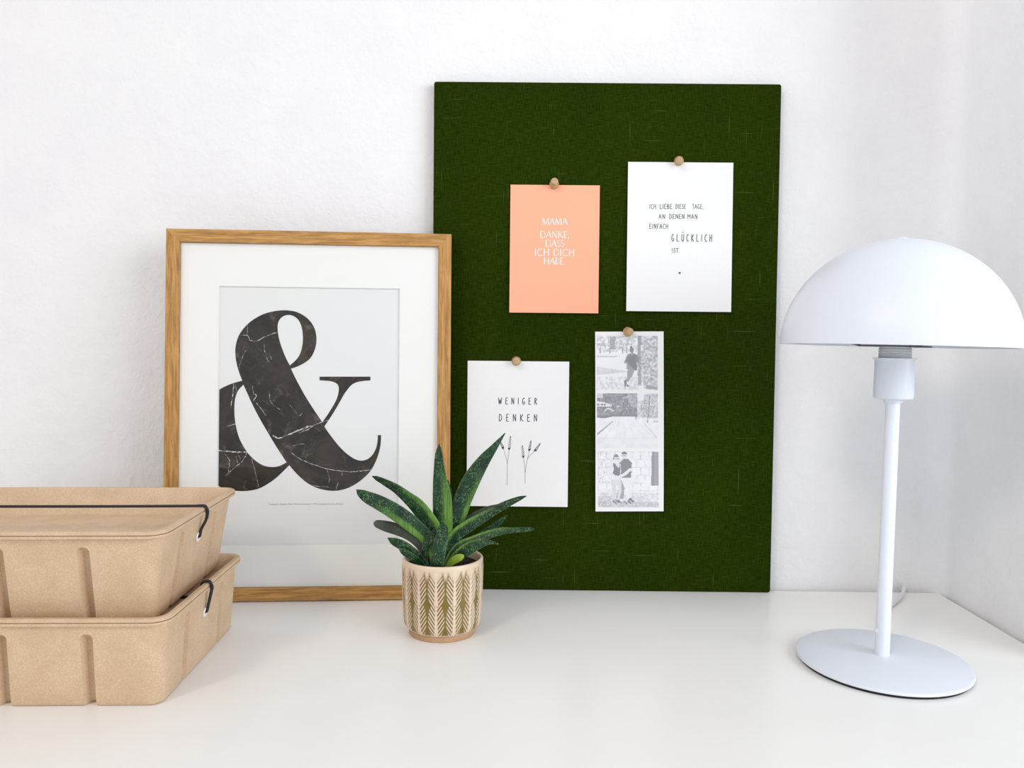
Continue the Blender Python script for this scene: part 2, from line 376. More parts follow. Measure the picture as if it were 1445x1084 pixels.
# ------------------------------------------------------------------ flat drawing helpers (x right, z up, facing -y)
def ribbon(bm, pts, w0, w1=None, y=0.0, mi=0, caps=True):
    w1 = w0 if w1 is None else w1; n = len(pts)
    for i in range(n-1):
        p, q = Vector((pts[i][0], pts[i][1])), Vector((pts[i+1][0], pts[i+1][1]))
        if (q-p).length < 1e-9: continue
        d = (q-p).normalized(); s = Vector((-d.y, d.x))
        a = (w0 + (w1-w0)*i/max(n-1, 1))/2; b = (w0 + (w1-w0)*(i+1)/max(n-1, 1))/2
        e = 0.35 if caps else 0
        p2, q2 = p - d*a*e, q + d*b*e
        f = bm.faces.new([bm.verts.new((v.x, y, v.y)) for v in (p2 - s*a, q2 - s*b, q2 + s*b, p2 + s*a)])
        f.material_index = mi
        if f.normal.y > 0: f.normal_flip()
def disc(bm, cx, cz, rx, rz, y=0.0, ang=0.0, n=12):
    f = bm.faces.new([bm.verts.new((cx + rx*math.cos(t)*math.cos(ang) - rz*math.sin(t)*math.sin(ang), y, cz + rx*math.cos(t)*math.sin(ang) + rz*math.sin(t)*math.cos(ang))) for t in (2*math.pi*k/n for k in range(n))])
def arc(cx, cy, rx, ry, a0, a1, n=8):
    return [(cx + rx*math.cos(math.radians(a0 + (a1-a0)*k/n)), cy + ry*math.sin(math.radians(a0 + (a1-a0)*k/n))) for k in range(n+1)]
# glyphs: width, [(stroke points, weight)]
ROM = {
 'M': (1.05, [([(0.08,0),(0.16,1)],.5),([(0.16,1),(0.53,0.02)],1),([(0.53,0.02),(0.90,1)],.5),([(0.90,1),(0.98,0)],1)]),
 'A': (0.86, [([(0.04,0),(0.43,1)],.5),([(0.43,1),(0.82,0)],1),([(0.18,0.36),(0.67,0.36)],.5)]),
 'D': (0.92, [([(0.14,0),(0.14,1)],1),([(0.14,1)]+arc(0.40,0.5,0.46,0.5,90,-90,12)+[(0.14,0)],.75)]),
 'N': (0.92, [([(0.12,0),(0.12,1)],.5),([(0.12,1),(0.80,0)],1),([(0.80,0),(0.80,1)],.5)]),
 'K': (0.80, [([(0.14,0),(0.14,1)],1),([(0.70,1),(0.16,0.46)],.5),([(0.30,0.58),(0.78,0)],1)]),
 'E': (0.62, [([(0.13,0),(0.13,1)],1),([(0.13,1),(0.54,1)],.6),([(0.13,0.52),(0.48,0.52)],.6),([(0.13,0),(0.56,0)],.6)]),
 'S': (0.58, [(arc(0.29,0.75,0.19,0.24,35,215,8)+[(0.28,0.53)]+arc(0.27,0.25,0.21,0.25,70,-145,9),.85)]),
 'I': (0.34, [([(0.17,0),(0.17,1)],1)]),
 'C': (0.86, [(arc(0.50,0.5,0.42,0.51,50,310,14),.8)]),
 'H': (0.90, [([(0.14,0),(0.14,1)],1),([(0.76,0),(0.76,1)],1),([(0.14,0.52),(0.76,0.52)],.55)]),
 'B': (0.68, [([(0.13,0),(0.13,1)],1),([(0.13,1)]+arc(0.30,0.765,0.20,0.235,90,-90,7)+[(0.13,0.53)],.75),([(0.30,0.53)]+arc(0.32,0.265,0.25,0.265,90,-90,8)+[(0.13,0)],.75)]),
 ',': (0.26, [([(0.13,0.04),(0.07,-0.16)],.9)]), '.': (0.26, [([(0.10,0.03),(0.14,0.03)],1.1)]), ' ': (0.42, []),
}
SERIF = {'M': [(0.08,0),(0.98,0)], 'A': [(0.04,0),(0.82,0)], 'D': [], 'N': [(0.12,0),(0.80,1)], 'K': [(0.14,0),(0.14,1),(0.70,1),(0.78,0)], 'I': [(0.17,0),(0.17,1)], 'H': [(0.14,0),(0.14,1),(0.76,0),(0.76,1)]}
HAND = {
 'I': (0.22, [([(0.10,0),(0.12,1)],1)]),
 'C': (0.46, [([(0.42,0.88),(0.28,1),(0.12,0.78),(0.06,0.42),(0.16,0.06),(0.32,0),(0.42,0.10)],1)]),
 'H': (0.50, [([(0.08,0),(0.08,1)],1),([(0.42,0),(0.42,1)],1),([(0.08,0.50),(0.42,0.54)],1)]),
 'L': (0.46, [([(0.10,1),(0.08,0.02),(0.42,0.0)],1)]),
 'E': (0.46, [([(0.40,1),(0.10,0.97),(0.08,0.02),(0.42,0)],1),([(0.08,0.52),(0.34,0.54)],1)]),
 'B': (0.50, [([(0.08,0),(0.10,1),(0.34,0.90),(0.36,0.68),(0.10,0.54),(0.42,0.40),(0.42,0.12),(0.08,0)],1)]),
 'D': (0.54, [([(0.08,0),(0.10,1),(0.34,0.90),(0.46,0.58),(0.42,0.22),(0.24,0.03),(0.08,0)],1)]),
 'S': (0.46, [([(0.40,0.90),(0.24,1),(0.10,0.82),(0.18,0.60),(0.36,0.44),(0.38,0.18),(0.22,0),(0.06,0.10)],1)]),
 'T': (0.48, [([(0.02,1),(0.46,0.98)],1),([(0.24,0.98),(0.24,0)],1)]),
 'A': (0.52, [([(0.04,0),(0.24,1),(0.46,0)],1),([(0.12,0.36),(0.40,0.38)],1)]),
 'G': (0.52, [([(0.42,0.90),(0.26,1),(0.10,0.74),(0.06,0.36),(0.16,0.03),(0.34,0.02),(0.44,0.18),(0.42,0.40),(0.24,0.38)],1)]),
 'N': (0.54, [([(0.08,0),(0.10,1),(0.44,0.02),(0.46,1)],1)]),
 'M': (0.62, [([(0.06,0),(0.08,1),(0.30,0.42),(0.52,1),(0.56,0)],1)]),
 'F': (0.44, [([(0.40,1),(0.10,0.98),(0.08,0)],1),([(0.08,0.54),(0.34,0.54)],1)]),
 'U': (0.50, [([(0.08,1),(0.08,0.22),(0.20,0),(0.36,0.03),(0.44,0.24),(0.44,1)],1)]),
 'K': (0.52, [([(0.10,0),(0.10,1)],1),([(0.44,1),(0.12,0.46),(0.48,0)],1)]),
 'W': (0.66, [([(0.04,1),(0.18,0),(0.32,0.72),(0.46,0.02),(0.60,1)],1)]),
 'R': (0.52, [([(0.08,0),(0.10,1),(0.36,0.88),(0.36,0.64),(0.10,0.50),(0.46,0)],1)]),
 ',': (0.24, [([(0.12,0.04),(0.06,-0.16)],1)]), '.': (0.22, [([(0.08,0.03),(0.12,0.03)],1.2)]), ' ': (0.4, []),
}
HAND['Ü'] = (HAND['U'][0], HAND['U'][1] + [([(0.14,1.24),(0.16,1.30)],1), ([(0.36,1.24),(0.38,1.30)],1)])
def write(bm, text, x0, x1, z0, z1, font, wt, track=0.12, y=0.0):
    g = [font[ch] for ch in text]; tot = sum(q[0] for q in g) + track*(len(g)-1); H = z1 - z0; sx = (x1-x0)/tot; x = x0
    for ch, (wd, strokes) in zip(text, g):
        for pts, k in strokes: ribbon(bm, [(x + px*sx, z0 + pz*H) for px, pz in pts], wt*k, y=y)
        if font is ROM:
            for px, pz in SERIF.get(ch, []): ribbon(bm, [(x + px*sx - 0.10*H, z0 + pz*H), (x + px*sx + 0.10*H, z0 + pz*H)], wt*0.5, y=y)
        x += (wd + track)*sx

# ------------------------------------------------------------------ pinboard
mm = 0.001
BM = Matrix.Translation((-0.08695, -0.0169, 0.0002)) @ Matrix.Rotation(0.00492, 4, 'Z') @ Matrix.Rotation(-0.01282, 4, 'X')
bm = bmesh.new(); box(bm, 0, 0.3397, 0, 0.0098, 0, 0.5021, 0.0022, 4)
board = obj('pinboard', bm, M_LINEN, None, True); board.matrix_world = BM
tag(board, 'tall dark green linen pinboard leaning on the white wall behind the plant', 'pinboard')

def card(name, u0, u1, v0, v1, mat, label, cat, group, tilt=0.016, twist=0.0, curl=0.0):
    """thin card hung by its top edge; origin at the middle of that edge"""
    w_, h_ = (u1-u0)*mm, (v1-v0)*mm
    bm = bmesh.new(); nz = 14; T = 0.0004; R = []
    for k in range(nz+1):
        z = -h_*k/nz; f = k/nz; yy = -curl*math.sin(f*math.pi)
        R.append([bm.verts.new((x, y, z)) for x, y in ((-w_/2, yy - T), (w_/2, yy - T), (w_/2, yy), (-w_/2, yy))])
    for a, b in zip(R, R[1:]):
        for i in range(4): bm.faces.new((a[i], a[(i+1) % 4], b[(i+1) % 4], b[i]))
    bm.faces.new(R[0]); bm.faces.new(R[-1][::-1]); bmesh.ops.recalc_face_normals(bm, faces=bm.faces[:])
    o = obj(name, bm, mat); o.matrix_world = BM @ Matrix.Translation(((u0+u1)/2*mm, -0.0006, v1*mm)) @ Matrix.Rotation(twist, 4, 'Y') @ Matrix.Rotation(-tilt, 4, 'X')
    tag(o, label, cat, group); return o
YI = -0.0005
def local(u0, u1, v1): 
    cx_ = (u0+u1)/2
    return lambda u, v: ((u-cx_)*mm, (v-v1)*mm)

# peach card
cd = (75.9, 163.4, 276.8, 402.0)
pc = card('greeting_card', *cd, M_PEACH, 'peach pink greeting card with white capital letters, pinned to the green board', 'card', 'cards pinned to the board', 0.018)
Lc = local(cd[0], cd[1], cd[3]); bm = bmesh.new()
for s, x0, z0, x1, z1 in (('MAMA',107.3,363.4,132.2,369.5),('DANKE,',105.2,350.4,134.0,356.7),('DASS',110.6,341.8,129.3,348.3),('ICH DICH',99.9,332.9,139.4,339.4),('HABE.',109.1,324.6,130.8,330.9)):
    a, b = Lc(x0, z0), Lc(x1, z1); write(bm, s, a[0], b[0], a[1], b[1], ROM, 0.00098, 0.06, YI)
obj('lettering', bm, M_WHITEINK, pc, label='white serif lettering')
# white card, upper right
cd = (190.8, 293.6, 279.3, 425.1)
wc = card('postcard', *cd, M_WHITECARD, 'white postcard with five handwritten lines and a tiny heart, highest on the board', 'card', 'cards pinned to the board', 0.018)
Lc = local(cd[0], cd[1], cd[3]); bm = bmesh.new()
for s, x0, z0, x1, z1, wt in (('ICH',212.0,379.6,218.6,384.0,.46),('LIEBE',222.2,379.6,234.3,384.2,.50),('DIESE',237.6,379.8,247.9,384.3,.46),('TAGE,',254.0,379.9,265.3,384.4,.42),
        ('AN',221.3,370.0,227.8,374.2,.50),('DENEN',231.5,370.1,246.7,374.4,.50),('MAN',249.4,370.2,259.4,374.5,.48),('EINFACH',212.2,360.2,230.7,364.8,.50),('GLÜCKLICH',234.0,348.1,273.9,354.9,.66),('IST.',234.5,336.9,242.8,341.1,.50)):
    a, b = Lc(x0, z0), Lc(x1, z1); write(bm, s, a[0], b[0], a[1], b[1], HAND, wt*mm, 0.42 if s[0] == 'G' else 0.10, YI)
obj('lettering', bm, M_INK, wc, label='black handwritten lettering')
bm = bmesh.new(); hx, hz = Lc(242.6, 317.0)
hp = []
for k in range(28):
    q = 2*math.pi*k/28; hp.append((hx + 0.00008*16*math.sin(q)**3*0.95, hz + 0.00008*(13*math.cos(q) - 5*math.cos(2*q) - 2*math.cos(3*q) - math.cos(4*q))))
bm.faces.new([bm.verts.new((x, YI, z)) for x, z in hp]); obj('heart', bm, M_INK, wc, label='tiny black heart')
# white card, lower left
cd = (35.2, 135.6, 84.8, 229.0)
kc = card('postcard', *cd, M_WHITECARD, 'white postcard with two lettered words over drawn wheat stalks, behind the plant', 'card', 'cards pinned to the board', 0.016)
Lc = local(cd[0], cd[1], cd[3]); bm = bmesh.new()
for s, x0, z0, x1, z1 in (('WENIGER',65.7,186.4,104.5,192.6),('DENKEN',66.4,169.5,104.6,176.4)):
    a, b = Lc(x0, z0), Lc(x1, z1); write(bm, s, a[0], b[0], a[1], b[1], HAND, 0.00070, 0.55, YI)
obj('lettering', bm, M_INK, kc, label='black handwritten lettering')
bm = bmesh.new(); rnd = random.Random(4)
for st in ([(75.3,106.3),(75.5,118),(75.4,126.9),(74.0,133.9),(71.3,142.4)], [(75.4,126.9),(76.1,133.9),(77.1,141.4)], [(93.2,107.7),(93.1,117.9),(92.3,127.0),(91.3,133.7)], [(93.1,117.9),(94.1,125.7),(95.3,132.2),(97.1,140.5)], [(95.3,132.2),(98.5,136.6),(102.5,140.1)]):
    ribbon(bm, [Lc(*q) for q in st], 0.00030, 0.00026, YI)
for (x0, z0), (x1, z1) in (((71.3,142.4),(67.4,150.2)),((77.1,141.4),(78.3,154.4)),((91.3,133.7),(90.0,145.2)),((97.1,140.5),(98.4,150.0)),((102.5,140.1),(107.6,147.5))):
    a, b = Vector(Lc(x0, z0)), Vector(Lc(x1, z1)); d = (b-a); Ln = d.length; d.normalize(); s = Vector((-d.y, d.x)); n = 6
    base = math.atan2(d.y, d.x)
    for k in range(n):
        for sg in (-1, 1):
            f = (k + (0.25 if sg > 0 else 0.6))/n; p = a + d*(Ln*f) + s*sg*0.00075*(1.1 - 0.6*f)
            disc(bm, p.x, p.y, 0.0011*(1.05 - 0.45*f), 0.00034, YI - 0.00002*k, base + sg*0.35, 10)
    disc(bm, a.x + d.x*0.0008, a.y + d.y*0.0008, 0.0011, 0.0006, YI, base)
    disc(bm, b.x, b.y, 0.0010, 0.00022, YI, base)
obj('wheat_drawing', bm, M_INK, kc, label='fine black ink drawing of wheat')

# photo strip with three small pictures
cd = (160.8, 228.2, 81.2, 259.3)
ps = card('photo_strip', *cd, M_WHITECARD, 'narrow white strip of three pale black and white photos on the green board', 'photo', None, 0.016, -0.014, 0.0012)
rs = np.random.RandomState(3)
def vnoise(w_, h_, s):
    g = rs.rand(int(h_/s)+3, int(w_/s)+3); y, x = np.mgrid[0:h_, 0:w_]; fx_, fy_ = x/s, y/s; ix, iy = fx_.astype(int), fy_.astype(int); fx_, fy_ = fx_-ix, fy_-iy
    return (g[iy, ix]*(1-fx_)+g[iy, ix+1]*fx_)*(1-fy_)+(g[iy+1, ix]*(1-fx_)+g[iy+1, ix+1]*fx_)*fy_
NX, NY = 112, 100
gy_, gx_ = np.mgrid[0:NY, 0:NX]; UX = (gx_+.5)/NX; UY = (gy_+.5)/NY      # 0..1, y downward
def poly(pts):
    m = np.zeros((NY, NX), bool); n = len(pts)
    for i in range(n):
        x0, y0 = pts[i]; x1, y1 = pts[(i+1) % n]
        c_ = ((y0 > UY) != (y1 > UY)); m ^= c_ & (UX < (x1-x0)*(UY-y0)/((y1-y0) if y1 != y0 else 1e-9)+x0)
    return m
def ell(cx_, cy_, rx, ry): return ((UX-cx_)/rx)**2 + ((UY-cy_)/ry)**2 < 1
def line(x0, y0, x1, y1, w0, w1=None):
    w1 = w0 if w1 is None else w1; dx, dy = x1-x0, y1-y0; t_ = np.clip(((UX-x0)*dx+(UY-y0)*dy)/(dx*dx+dy*dy), 0, 1)
    return np.hypot(UX-x0-t_*dx, UY-y0-t_*dy) < (w0+(w1-w0)*t_)/2
def photo_a():
    I = np.full((NY, NX), .97); n1, n2, n3 = vnoise(NX, NY, 3), vnoise(NX, NY, 7), vnoise(NX, NY, 1.6)
    m = (UY < .30) & (UX < .68); I[m] = (.80 + .22*n1*n2*2)[m]
    m = ell(.12, .16, .15, .15) | ell(.47, .14, .17, .14); I[m] = (.66 + .38*n1)[m]
    m = poly([(.21,.02),(.32,.02),(.29,.12),(.31,.25),(.22,.25)]); I[m] = (.55 + .2*n3)[m]
    for x in (.05, .21, .42, .49): I[line(x, .22, x+.005, .33, .018)] = .62
    I[(UY > .33) & (UY < .40) & (UX < .55)] = .97; m = (UY > .37) & (UY < .405) & (UX < .4 - (UY-.37)*4); I[m] = .82
    m = poly([(0,.57),(.52,.66),(.50,.67),(0,.73)]); I[m] = (.80 + .1*n2)[m]
    m = (UY > .76) & (UX < .70); I[m] = (.80 + .22*n1)[m]
    m = poly([(.67,0),(1,0),(1,1),(.80,.98),(.675,.90)]); I[m] = (.52 + .38*n1 + .14*n3)[m]
    m = poly([(.67,0),(.72,0),(.73,.9),(.675,.90)]); I[m] = (.56 + .12*n1)[m]
    I[poly([(.80,.98),(.82,.90),(1,.95),(1,1)])] = .62
    # figure in dark top and shorts, leaning, seen from the back
    sk = .62
    I[line(.535,.60,.52,.83,.06,.035)] = sk; I[line(.60,.60,.55,.76,.07,.05)] = sk; I[line(.555,.75,.475,.84,.045,.03)] = sk
    I[poly([(.455,.82),(.495,.84),(.475,.95),(.455,.94)])] = .42; I[poly([(.49,.89),(.53,.92),(.53,.95),(.49,.93)])] = .42
    I[poly([(.495,.50),(.645,.50),(.635,.61),(.56,.64),(.485,.61)])] = .60
    I[poly([(.53,.335),(.64,.335),(.665,.40),(.655,.66),(.50,.51),(.50,.40)])] = .47
    I[line(.525,.36,.47,.49,.045)] = .52; I[line(.47,.49,.51,.515,.03)] = .60; I[line(.655,.37,.665,.50,.05)] = .52
    I[line(.665,.50,.685,.62,.03)] = .74; I[line(.578,.30,.578,.35,.035)] = .6
    I[ell(.575,.265,.033,.05)] = .50; I[ell(.56,.215,.018,.025)] = .46
    return I
def photo_b():
    n1, n2, n3 = vnoise(NX, NY, 3), vnoise(NX, NY, 8), vnoise(NX, NY, 1.5)
    I = .93 + .06*n2; I[(UY < .42) & (UX < .66)] = (.46 + .20*n1)[(UY < .42) & (UX < .66)]
    m = poly([(0,.44),(0,.40),(.24,.40),(.62,.39),(.64,.48),(.66,.40),(.58,.42),(.26,.42),(.12,.455)]); I[m] = .50
    m = poly([(.50,.02),(.66,.02),(.65,.25),(.56,.25),(.50,.1)]); I[m] = (.60 + .18*n1)[m]
    m = (UY < .08) & (UX < .1); I[m] = (.75 + .2*n3)[m]
    I[poly([(0,.14),(.12,.16),(.24,.21),(.24,.24),(0,.235)])] = .92
    for x in (.0, .06, .11): I[(UX > x) & (UX < x+.035) & (UY > .19) & (UY < .225)] = .50
    m = (np.abs(np.hypot((UX-.19)/.06, (UY-.335)/.06) - 1) < .18) & (UY < .335); I[m] = .90
    I[ell(.265,.31,.02,.015)] = .86; I[line(.33,.235,.36,.23,.025)] = .86; I[line(.42,.08,.52,.06,.02)] = .80
    m = ((UX-.36)**2 < .03) & (UY > .13) & (UY < .33) & (n3 > .72); I[m] = .74
    m = (UX > .66) & (UY < .45); I[m] = (.72 + .28*n1)[m]
    m = poly([(.78,.02),(1,.02),(1,.44),(.72,.43),(.70,.25)]); I[m] = (.60 + .32*n3)[m]
    I[poly([(.66,.0),(.78,.0),(.76,.12),(.67,.14)])] = .96; I[line(.66,.20,.92,.21,.014)] = .9
    I[line(.87,.02,.83,.52,.014)] = .56; I[line(1,.10,.92,.44,.012)] = .92; I[line(.93,.51,1,.51,.012)] = .68
    I[line(.0,.745,.25,.52,.03,.015)] = .64
    m = (UY > .42) & (UY < 1); st = (np.sin((UX-.42)/(UY-.3+.05)*22) > .93); I[m & st] -= .04
    I[line(.78,.55,1,.83,.01,.03)] = .84
    m = (UY > .8); I[m] = (.90 + .07*n2)[m]
    return I
def photo_c():
    n1, n2, n3 = vnoise(NX, NY, 3), vnoise(NX, NY, 9), vnoise(NX, NY, 1.5)
    I = .93 + .05*n2
    row = np.floor(UY/.14); bx_ = (UX + .07*(row % 2)) % .14
    I[((bx_ < .012) | ((UY % .14) < .014)) & (UY < .72) & (n1 > .35)] = .83
    m = (UY < .62) & (UX < .2) & (n3 > .72); I[m] = .78
    m = (UY > .74); I[m] = (.80 + .17*n1)[m]; m = (UY > .80) & (UX < .28); I[m] = (.74 + .18*n1)[m]; m = (UY > .90); I[m] = (.66 + .24*n3)[m]
    m = poly([(.89,.0),(1,.0),(1,.61),(.875,.61)]); I[m] = .56
    I[m & ((UY % .03) < .011) & (UX > .925)] = .72
    I[poly([(.37,.5),(.44,.6),(.42,.85),(.30,.85),(.34,.6)])] = .64
    # woman: dark sleeveless top, light skirt; man: dark T-shirt, light shorts
    I[poly([(.22,.50),(.38,.50),(.37,.60),(.23,.60)])] = .88
    I[line(.25,.58,.27,.86,.07,.04)] = .86; I[line(.355,.56,.36,.70,.06,.05)] = .88; I[line(.36,.70,.33,.86,.05,.035)] = .88
    I[poly([(.245,.20),(.37,.26),(.365,.50),(.32,.43),(.225,.42),(.26,.33)])] = .47
    I[poly([(.26,.19),(.35,.20),(.345,.29),(.33,.29)])] = .90
    I[line(.225,.24,.19,.38,.05)] = .92; I[line(.19,.38,.31,.48,.05)] = .92
    I[ell(.31,.125,.042,.06)] = .90; m = ell(.30,.11,.046,.062) & (UY < .10); I[m] = .52; I[line(.262,.10,.262,.15,.016)] = .56; I[line(.28,.125,.345,.13,.012)] = .5
    I[poly([(.39,.47),(.545,.47),(.565,.66),(.53,.72),(.46,.72),(.40,.55)])] = .95
    I[line(.485,.70,.50,.86,.07,.05)] = .95; I[line(.535,.70,.525,.84,.06,.04)] = .93
    I[poly([(.36,.20),(.42,.135),(.50,.13),(.56,.20),(.545,.46),(.545,.47),(.38,.465),(.37,.35)])] = .50
    I[line(.53,.32,.45,.40,.05)] = .93; I[line(.45,.40,.33,.47,.05)] = .93; I[line(.37,.24,.375,.37,.012)] = .9
    I[ell(.435,.075,.040,.06)] = .90; m = ell(.435,.055,.046,.055) & (UY < .055); I[m] = .46; I[line(.405,.075,.465,.075,.016)] = .46
    for x, y in ((.26,.93),(.30,.91),(.34,.92),(.44,.94),(.50,.93)): I[line(x-.01, y-.045, x+.035, y, .022)] = .44
    I[ell(.53,.86,.03,.03)] = .5; I[ell(.57,.89,.025,.02)] = .5
    return I
photos = (((162.6,254.9),(222.4,255.4),(222.9,201.9),(162.9,201.7), photo_a), ((163.2,198.0),(223.2,198.4),(224.1,144.3),(164.0,143.7), photo_b), ((164.8,140.6),(224.6,140.9),(225.9,85.6),(165.9,85.1), photo_c))
inv = (Matrix.Translation(((cd[0]+cd[1])/2*mm, -0.0006, cd[3]*mm)) @ Matrix.Rotation(-0.014, 4, 'Y')).inverted()
hh = (cd[3]-cd[2])*mm
for tl, tr_, br, bl_, fn in photos:
    I = np.clip(fn(), 0, 1); I = (I*2 + np.roll(I, 1, 0) + np.roll(I, 1, 1) + np.roll(I, -1, 1))/5 if False else I
    cs = [inv @ Vector((q[0]*mm, -0.0006, q[1]*mm)) for q in (tl, tr_, br, bl_)]
    X, Z = np.meshgrid(np.linspace(0, 1, NX+1), np.linspace(0, 1, NY+1))
    px = (cs[0].x*(1-X)+cs[1].x*X)*(1-Z)+(cs[3].x*(1-X)+cs[2].x*X)*Z; pz = (cs[0].z*(1-X)+cs[1].z*X)*(1-Z)+(cs[3].z*(1-X)+cs[2].z*X)*Z
    py = -0.0012*np.sin(np.clip(-pz/hh, 0, 1)*math.pi) - 0.0005
    V = np.stack([px, py, pz], -1).reshape(-1, 3); i = np.arange(NY*(NX+1)).reshape(NY, NX+1)[:, :-1].ravel()
    F = np.stack([i+NX+1, i+NX+2, i+1, i], 1)
    me = bpy.data.meshes.new('photo_print'); me.from_pydata(V.tolist(), [], F.tolist())
    at = me.color_attributes.new('tone', 'FLOAT_COLOR', 'CORNER')
    tone = 0.17 + 0.83*I.ravel(); sr = np.stack([tone*0.985, tone*0.985+.008, np.clip(tone*.95+.055, 0, 1)], 1); L_ = np.where(sr <= .04045, sr/12.92, ((sr+.055)/1.055)**2.4)*0.90
    colr = np.ones((len(F)*4, 4)); colr[:, :3] = np.repeat(L_, 4, 0); at.data.foreach_set('color', colr.ravel())
    obj_me('photo_print', me, M_PHOTO, ps, label={'photo_a': 'person in dark top leaning on a stone pillar', 'photo_b': 'empty street with trees and parked vehicle', 'photo_c': 'two people standing arm in arm before a wall'}[fn.__name__])

# wooden push pins
def pin_mesh():
    bm = bmesh.new()
    lathe(bm, [(0, 0), (0.0044, 0.0), (0.0047, 0.0006), (0.0046, 0.0020), (0.0041, 0.0042), (0.0037, 0.0060), (0.0036, 0.0072), (0.0034, 0.0078), (0.0028, 0.0081), (0, 0.0081)], 32)
    return bm
pin0 = None
for (u, v, off, tx, tz, lab) in ((118.6, 402.0, -0.0019, -0.30, 0.0, 'wooden push pin tilting upward above the peach card'), (240.3, 426.4, -0.0019, 0.20, -0.16, 'wooden push pin holding the highest white postcard'),
                       (192.3, 259.2, -0.0019, 0.05, 0.28, 'wooden push pin holding the photo strip'), (83.2, 229.2, -0.0019, 0.0, 0.02, 'wooden push pin above the postcard with wheat stalks')):
    if pin0 is None: pin0 = obj('push_pin', pin_mesh(), M_PIN, None, True); o = pin0
    else: o = pin0.copy(); COL.objects.link(o)
    o.matrix_world = BM @ Matrix.Translation((u*mm, off + 0.0006, v*mm)) @ Matrix.Rotation(math.radians(90) + tx, 4, 'X') @ Matrix.Rotation(tz, 4, 'Y')
    tag(o, lab, 'push pin', 'wooden push pins')

# ------------------------------------------------------------------ framed print
FM = Matrix.Translation((-0.33275, -0.06974, 0.0009)) @ Matrix.Rotation(0.07999, 4, 'Z') @ Matrix.Rotation(-0.05951, 4, 'X')
fr_ = empty('picture_frame', FM)
tag(fr_, 'oak framed print of a black marble ampersand, leaning behind the boxes and plant', 'picture')
W_, H_, RW, TH = 0.26785, 0.35133, 0.0124, 0.0145
def rail(length, m):
    bm = bmesh.new(); L2 = length/2
    A_ = [(-L2, 0), (L2, 0), (L2-RW, RW), (-L2+RW, RW)]
    v0 = [bm.verts.new((x, 0, z)) for x, z in A_]; v1 = [bm.verts.new((x, TH, z)) for x, z in A_]
    bm.faces.new(v0); bm.faces.new(v1[::-1])
    for i in range(4): bm.faces.new((v0[i], v1[i], v1[(i+1) % 4], v0[(i+1) % 4]))
    bmesh.ops.recalc_face_normals(bm, faces=bm.faces[:])
    es = [e for e in bm.edges if (abs(e.verts[0].co.z - e.verts[1].co.z) < 1e-6 and abs(e.verts[0].co.x - e.verts[1].co.x) > 0.01)]
    bmesh.ops.bevel(bm, geom=es, offset=0.0006, segments=2, profile=0.5, affect='EDGES')
    o = obj('frame_rail', bm, M_OAK, fr_); o.matrix_local = m
rail(W_, Matrix.Translation((W_/2, 0, 0)))
rail(W_, Matrix.Translation((W_/2, 0, H_)) @ Matrix.Rotation(math.pi, 4, 'Y'))
rail(H_, Matrix.Translation((0, 0, H_/2)) @ Matrix.Rotation(math.pi/2, 4, 'Y'))
rail(H_, Matrix.Translation((W_, 0, H_/2)) @ Matrix.Rotation(-math.pi/2, 4, 'Y'))
i0, i1, j0, j1 = RW+0.0002, W_-RW-0.0002, RW+0.0002, H_-RW-0.0002
bm = bmesh.new(); box(bm, i0, i1, 0.0028, 0.0038, j0, j1); obj('glass_pane', bm, M_GLASS, fr_)
# mat with a bevelled window
o0, o1, p0, p1 = 0.0488, 0.2176, 0.0524, 0.2974
bm = bmesh.new(); b_ = 0.0009
def ring(y, e): return [bm.verts.new(q) for q in ((o0-e, y, p0-e), (o1+e, y, p0-e), (o1+e, y, p1+e), (o0-e, y, p1+e))]
def outer(y): return [bm.verts.new(q) for q in ((i0, y, j0), (i1, y, j0), (i1, y, j1), (i0, y, j1))]
ra, rb, oa, ob = ring(0.0040, b_), ring(0.0054, 0), outer(0.0040), outer(0.0054)
for a, b, mi in ((oa, ra, 0), (ra, rb, 1), (rb, ob, 0), (ob, oa, 0)):
    for i in range(4):
        f = bm.faces.new((a[i], a[(i+1) % 4], b[(i+1) % 4], b[i])); f.material_index = mi
bmesh.ops.recalc_face_normals(bm, faces=bm.faces[:]); obj('mat_board', bm, [M_MAT, M_BEVEL], fr_)
bm = bmesh.new(); box(bm, i0+0.01, i1-0.01, 0.0056, 0.0060, j0+0.01, j1-0.01); pr = obj('art_print', bm, M_PRINT, fr_)
bm = bmesh.new(); box(bm, i0, i1, 0.0062, 0.0090, j0, j1); obj('backing_board', bm, M_BACK, fr_)
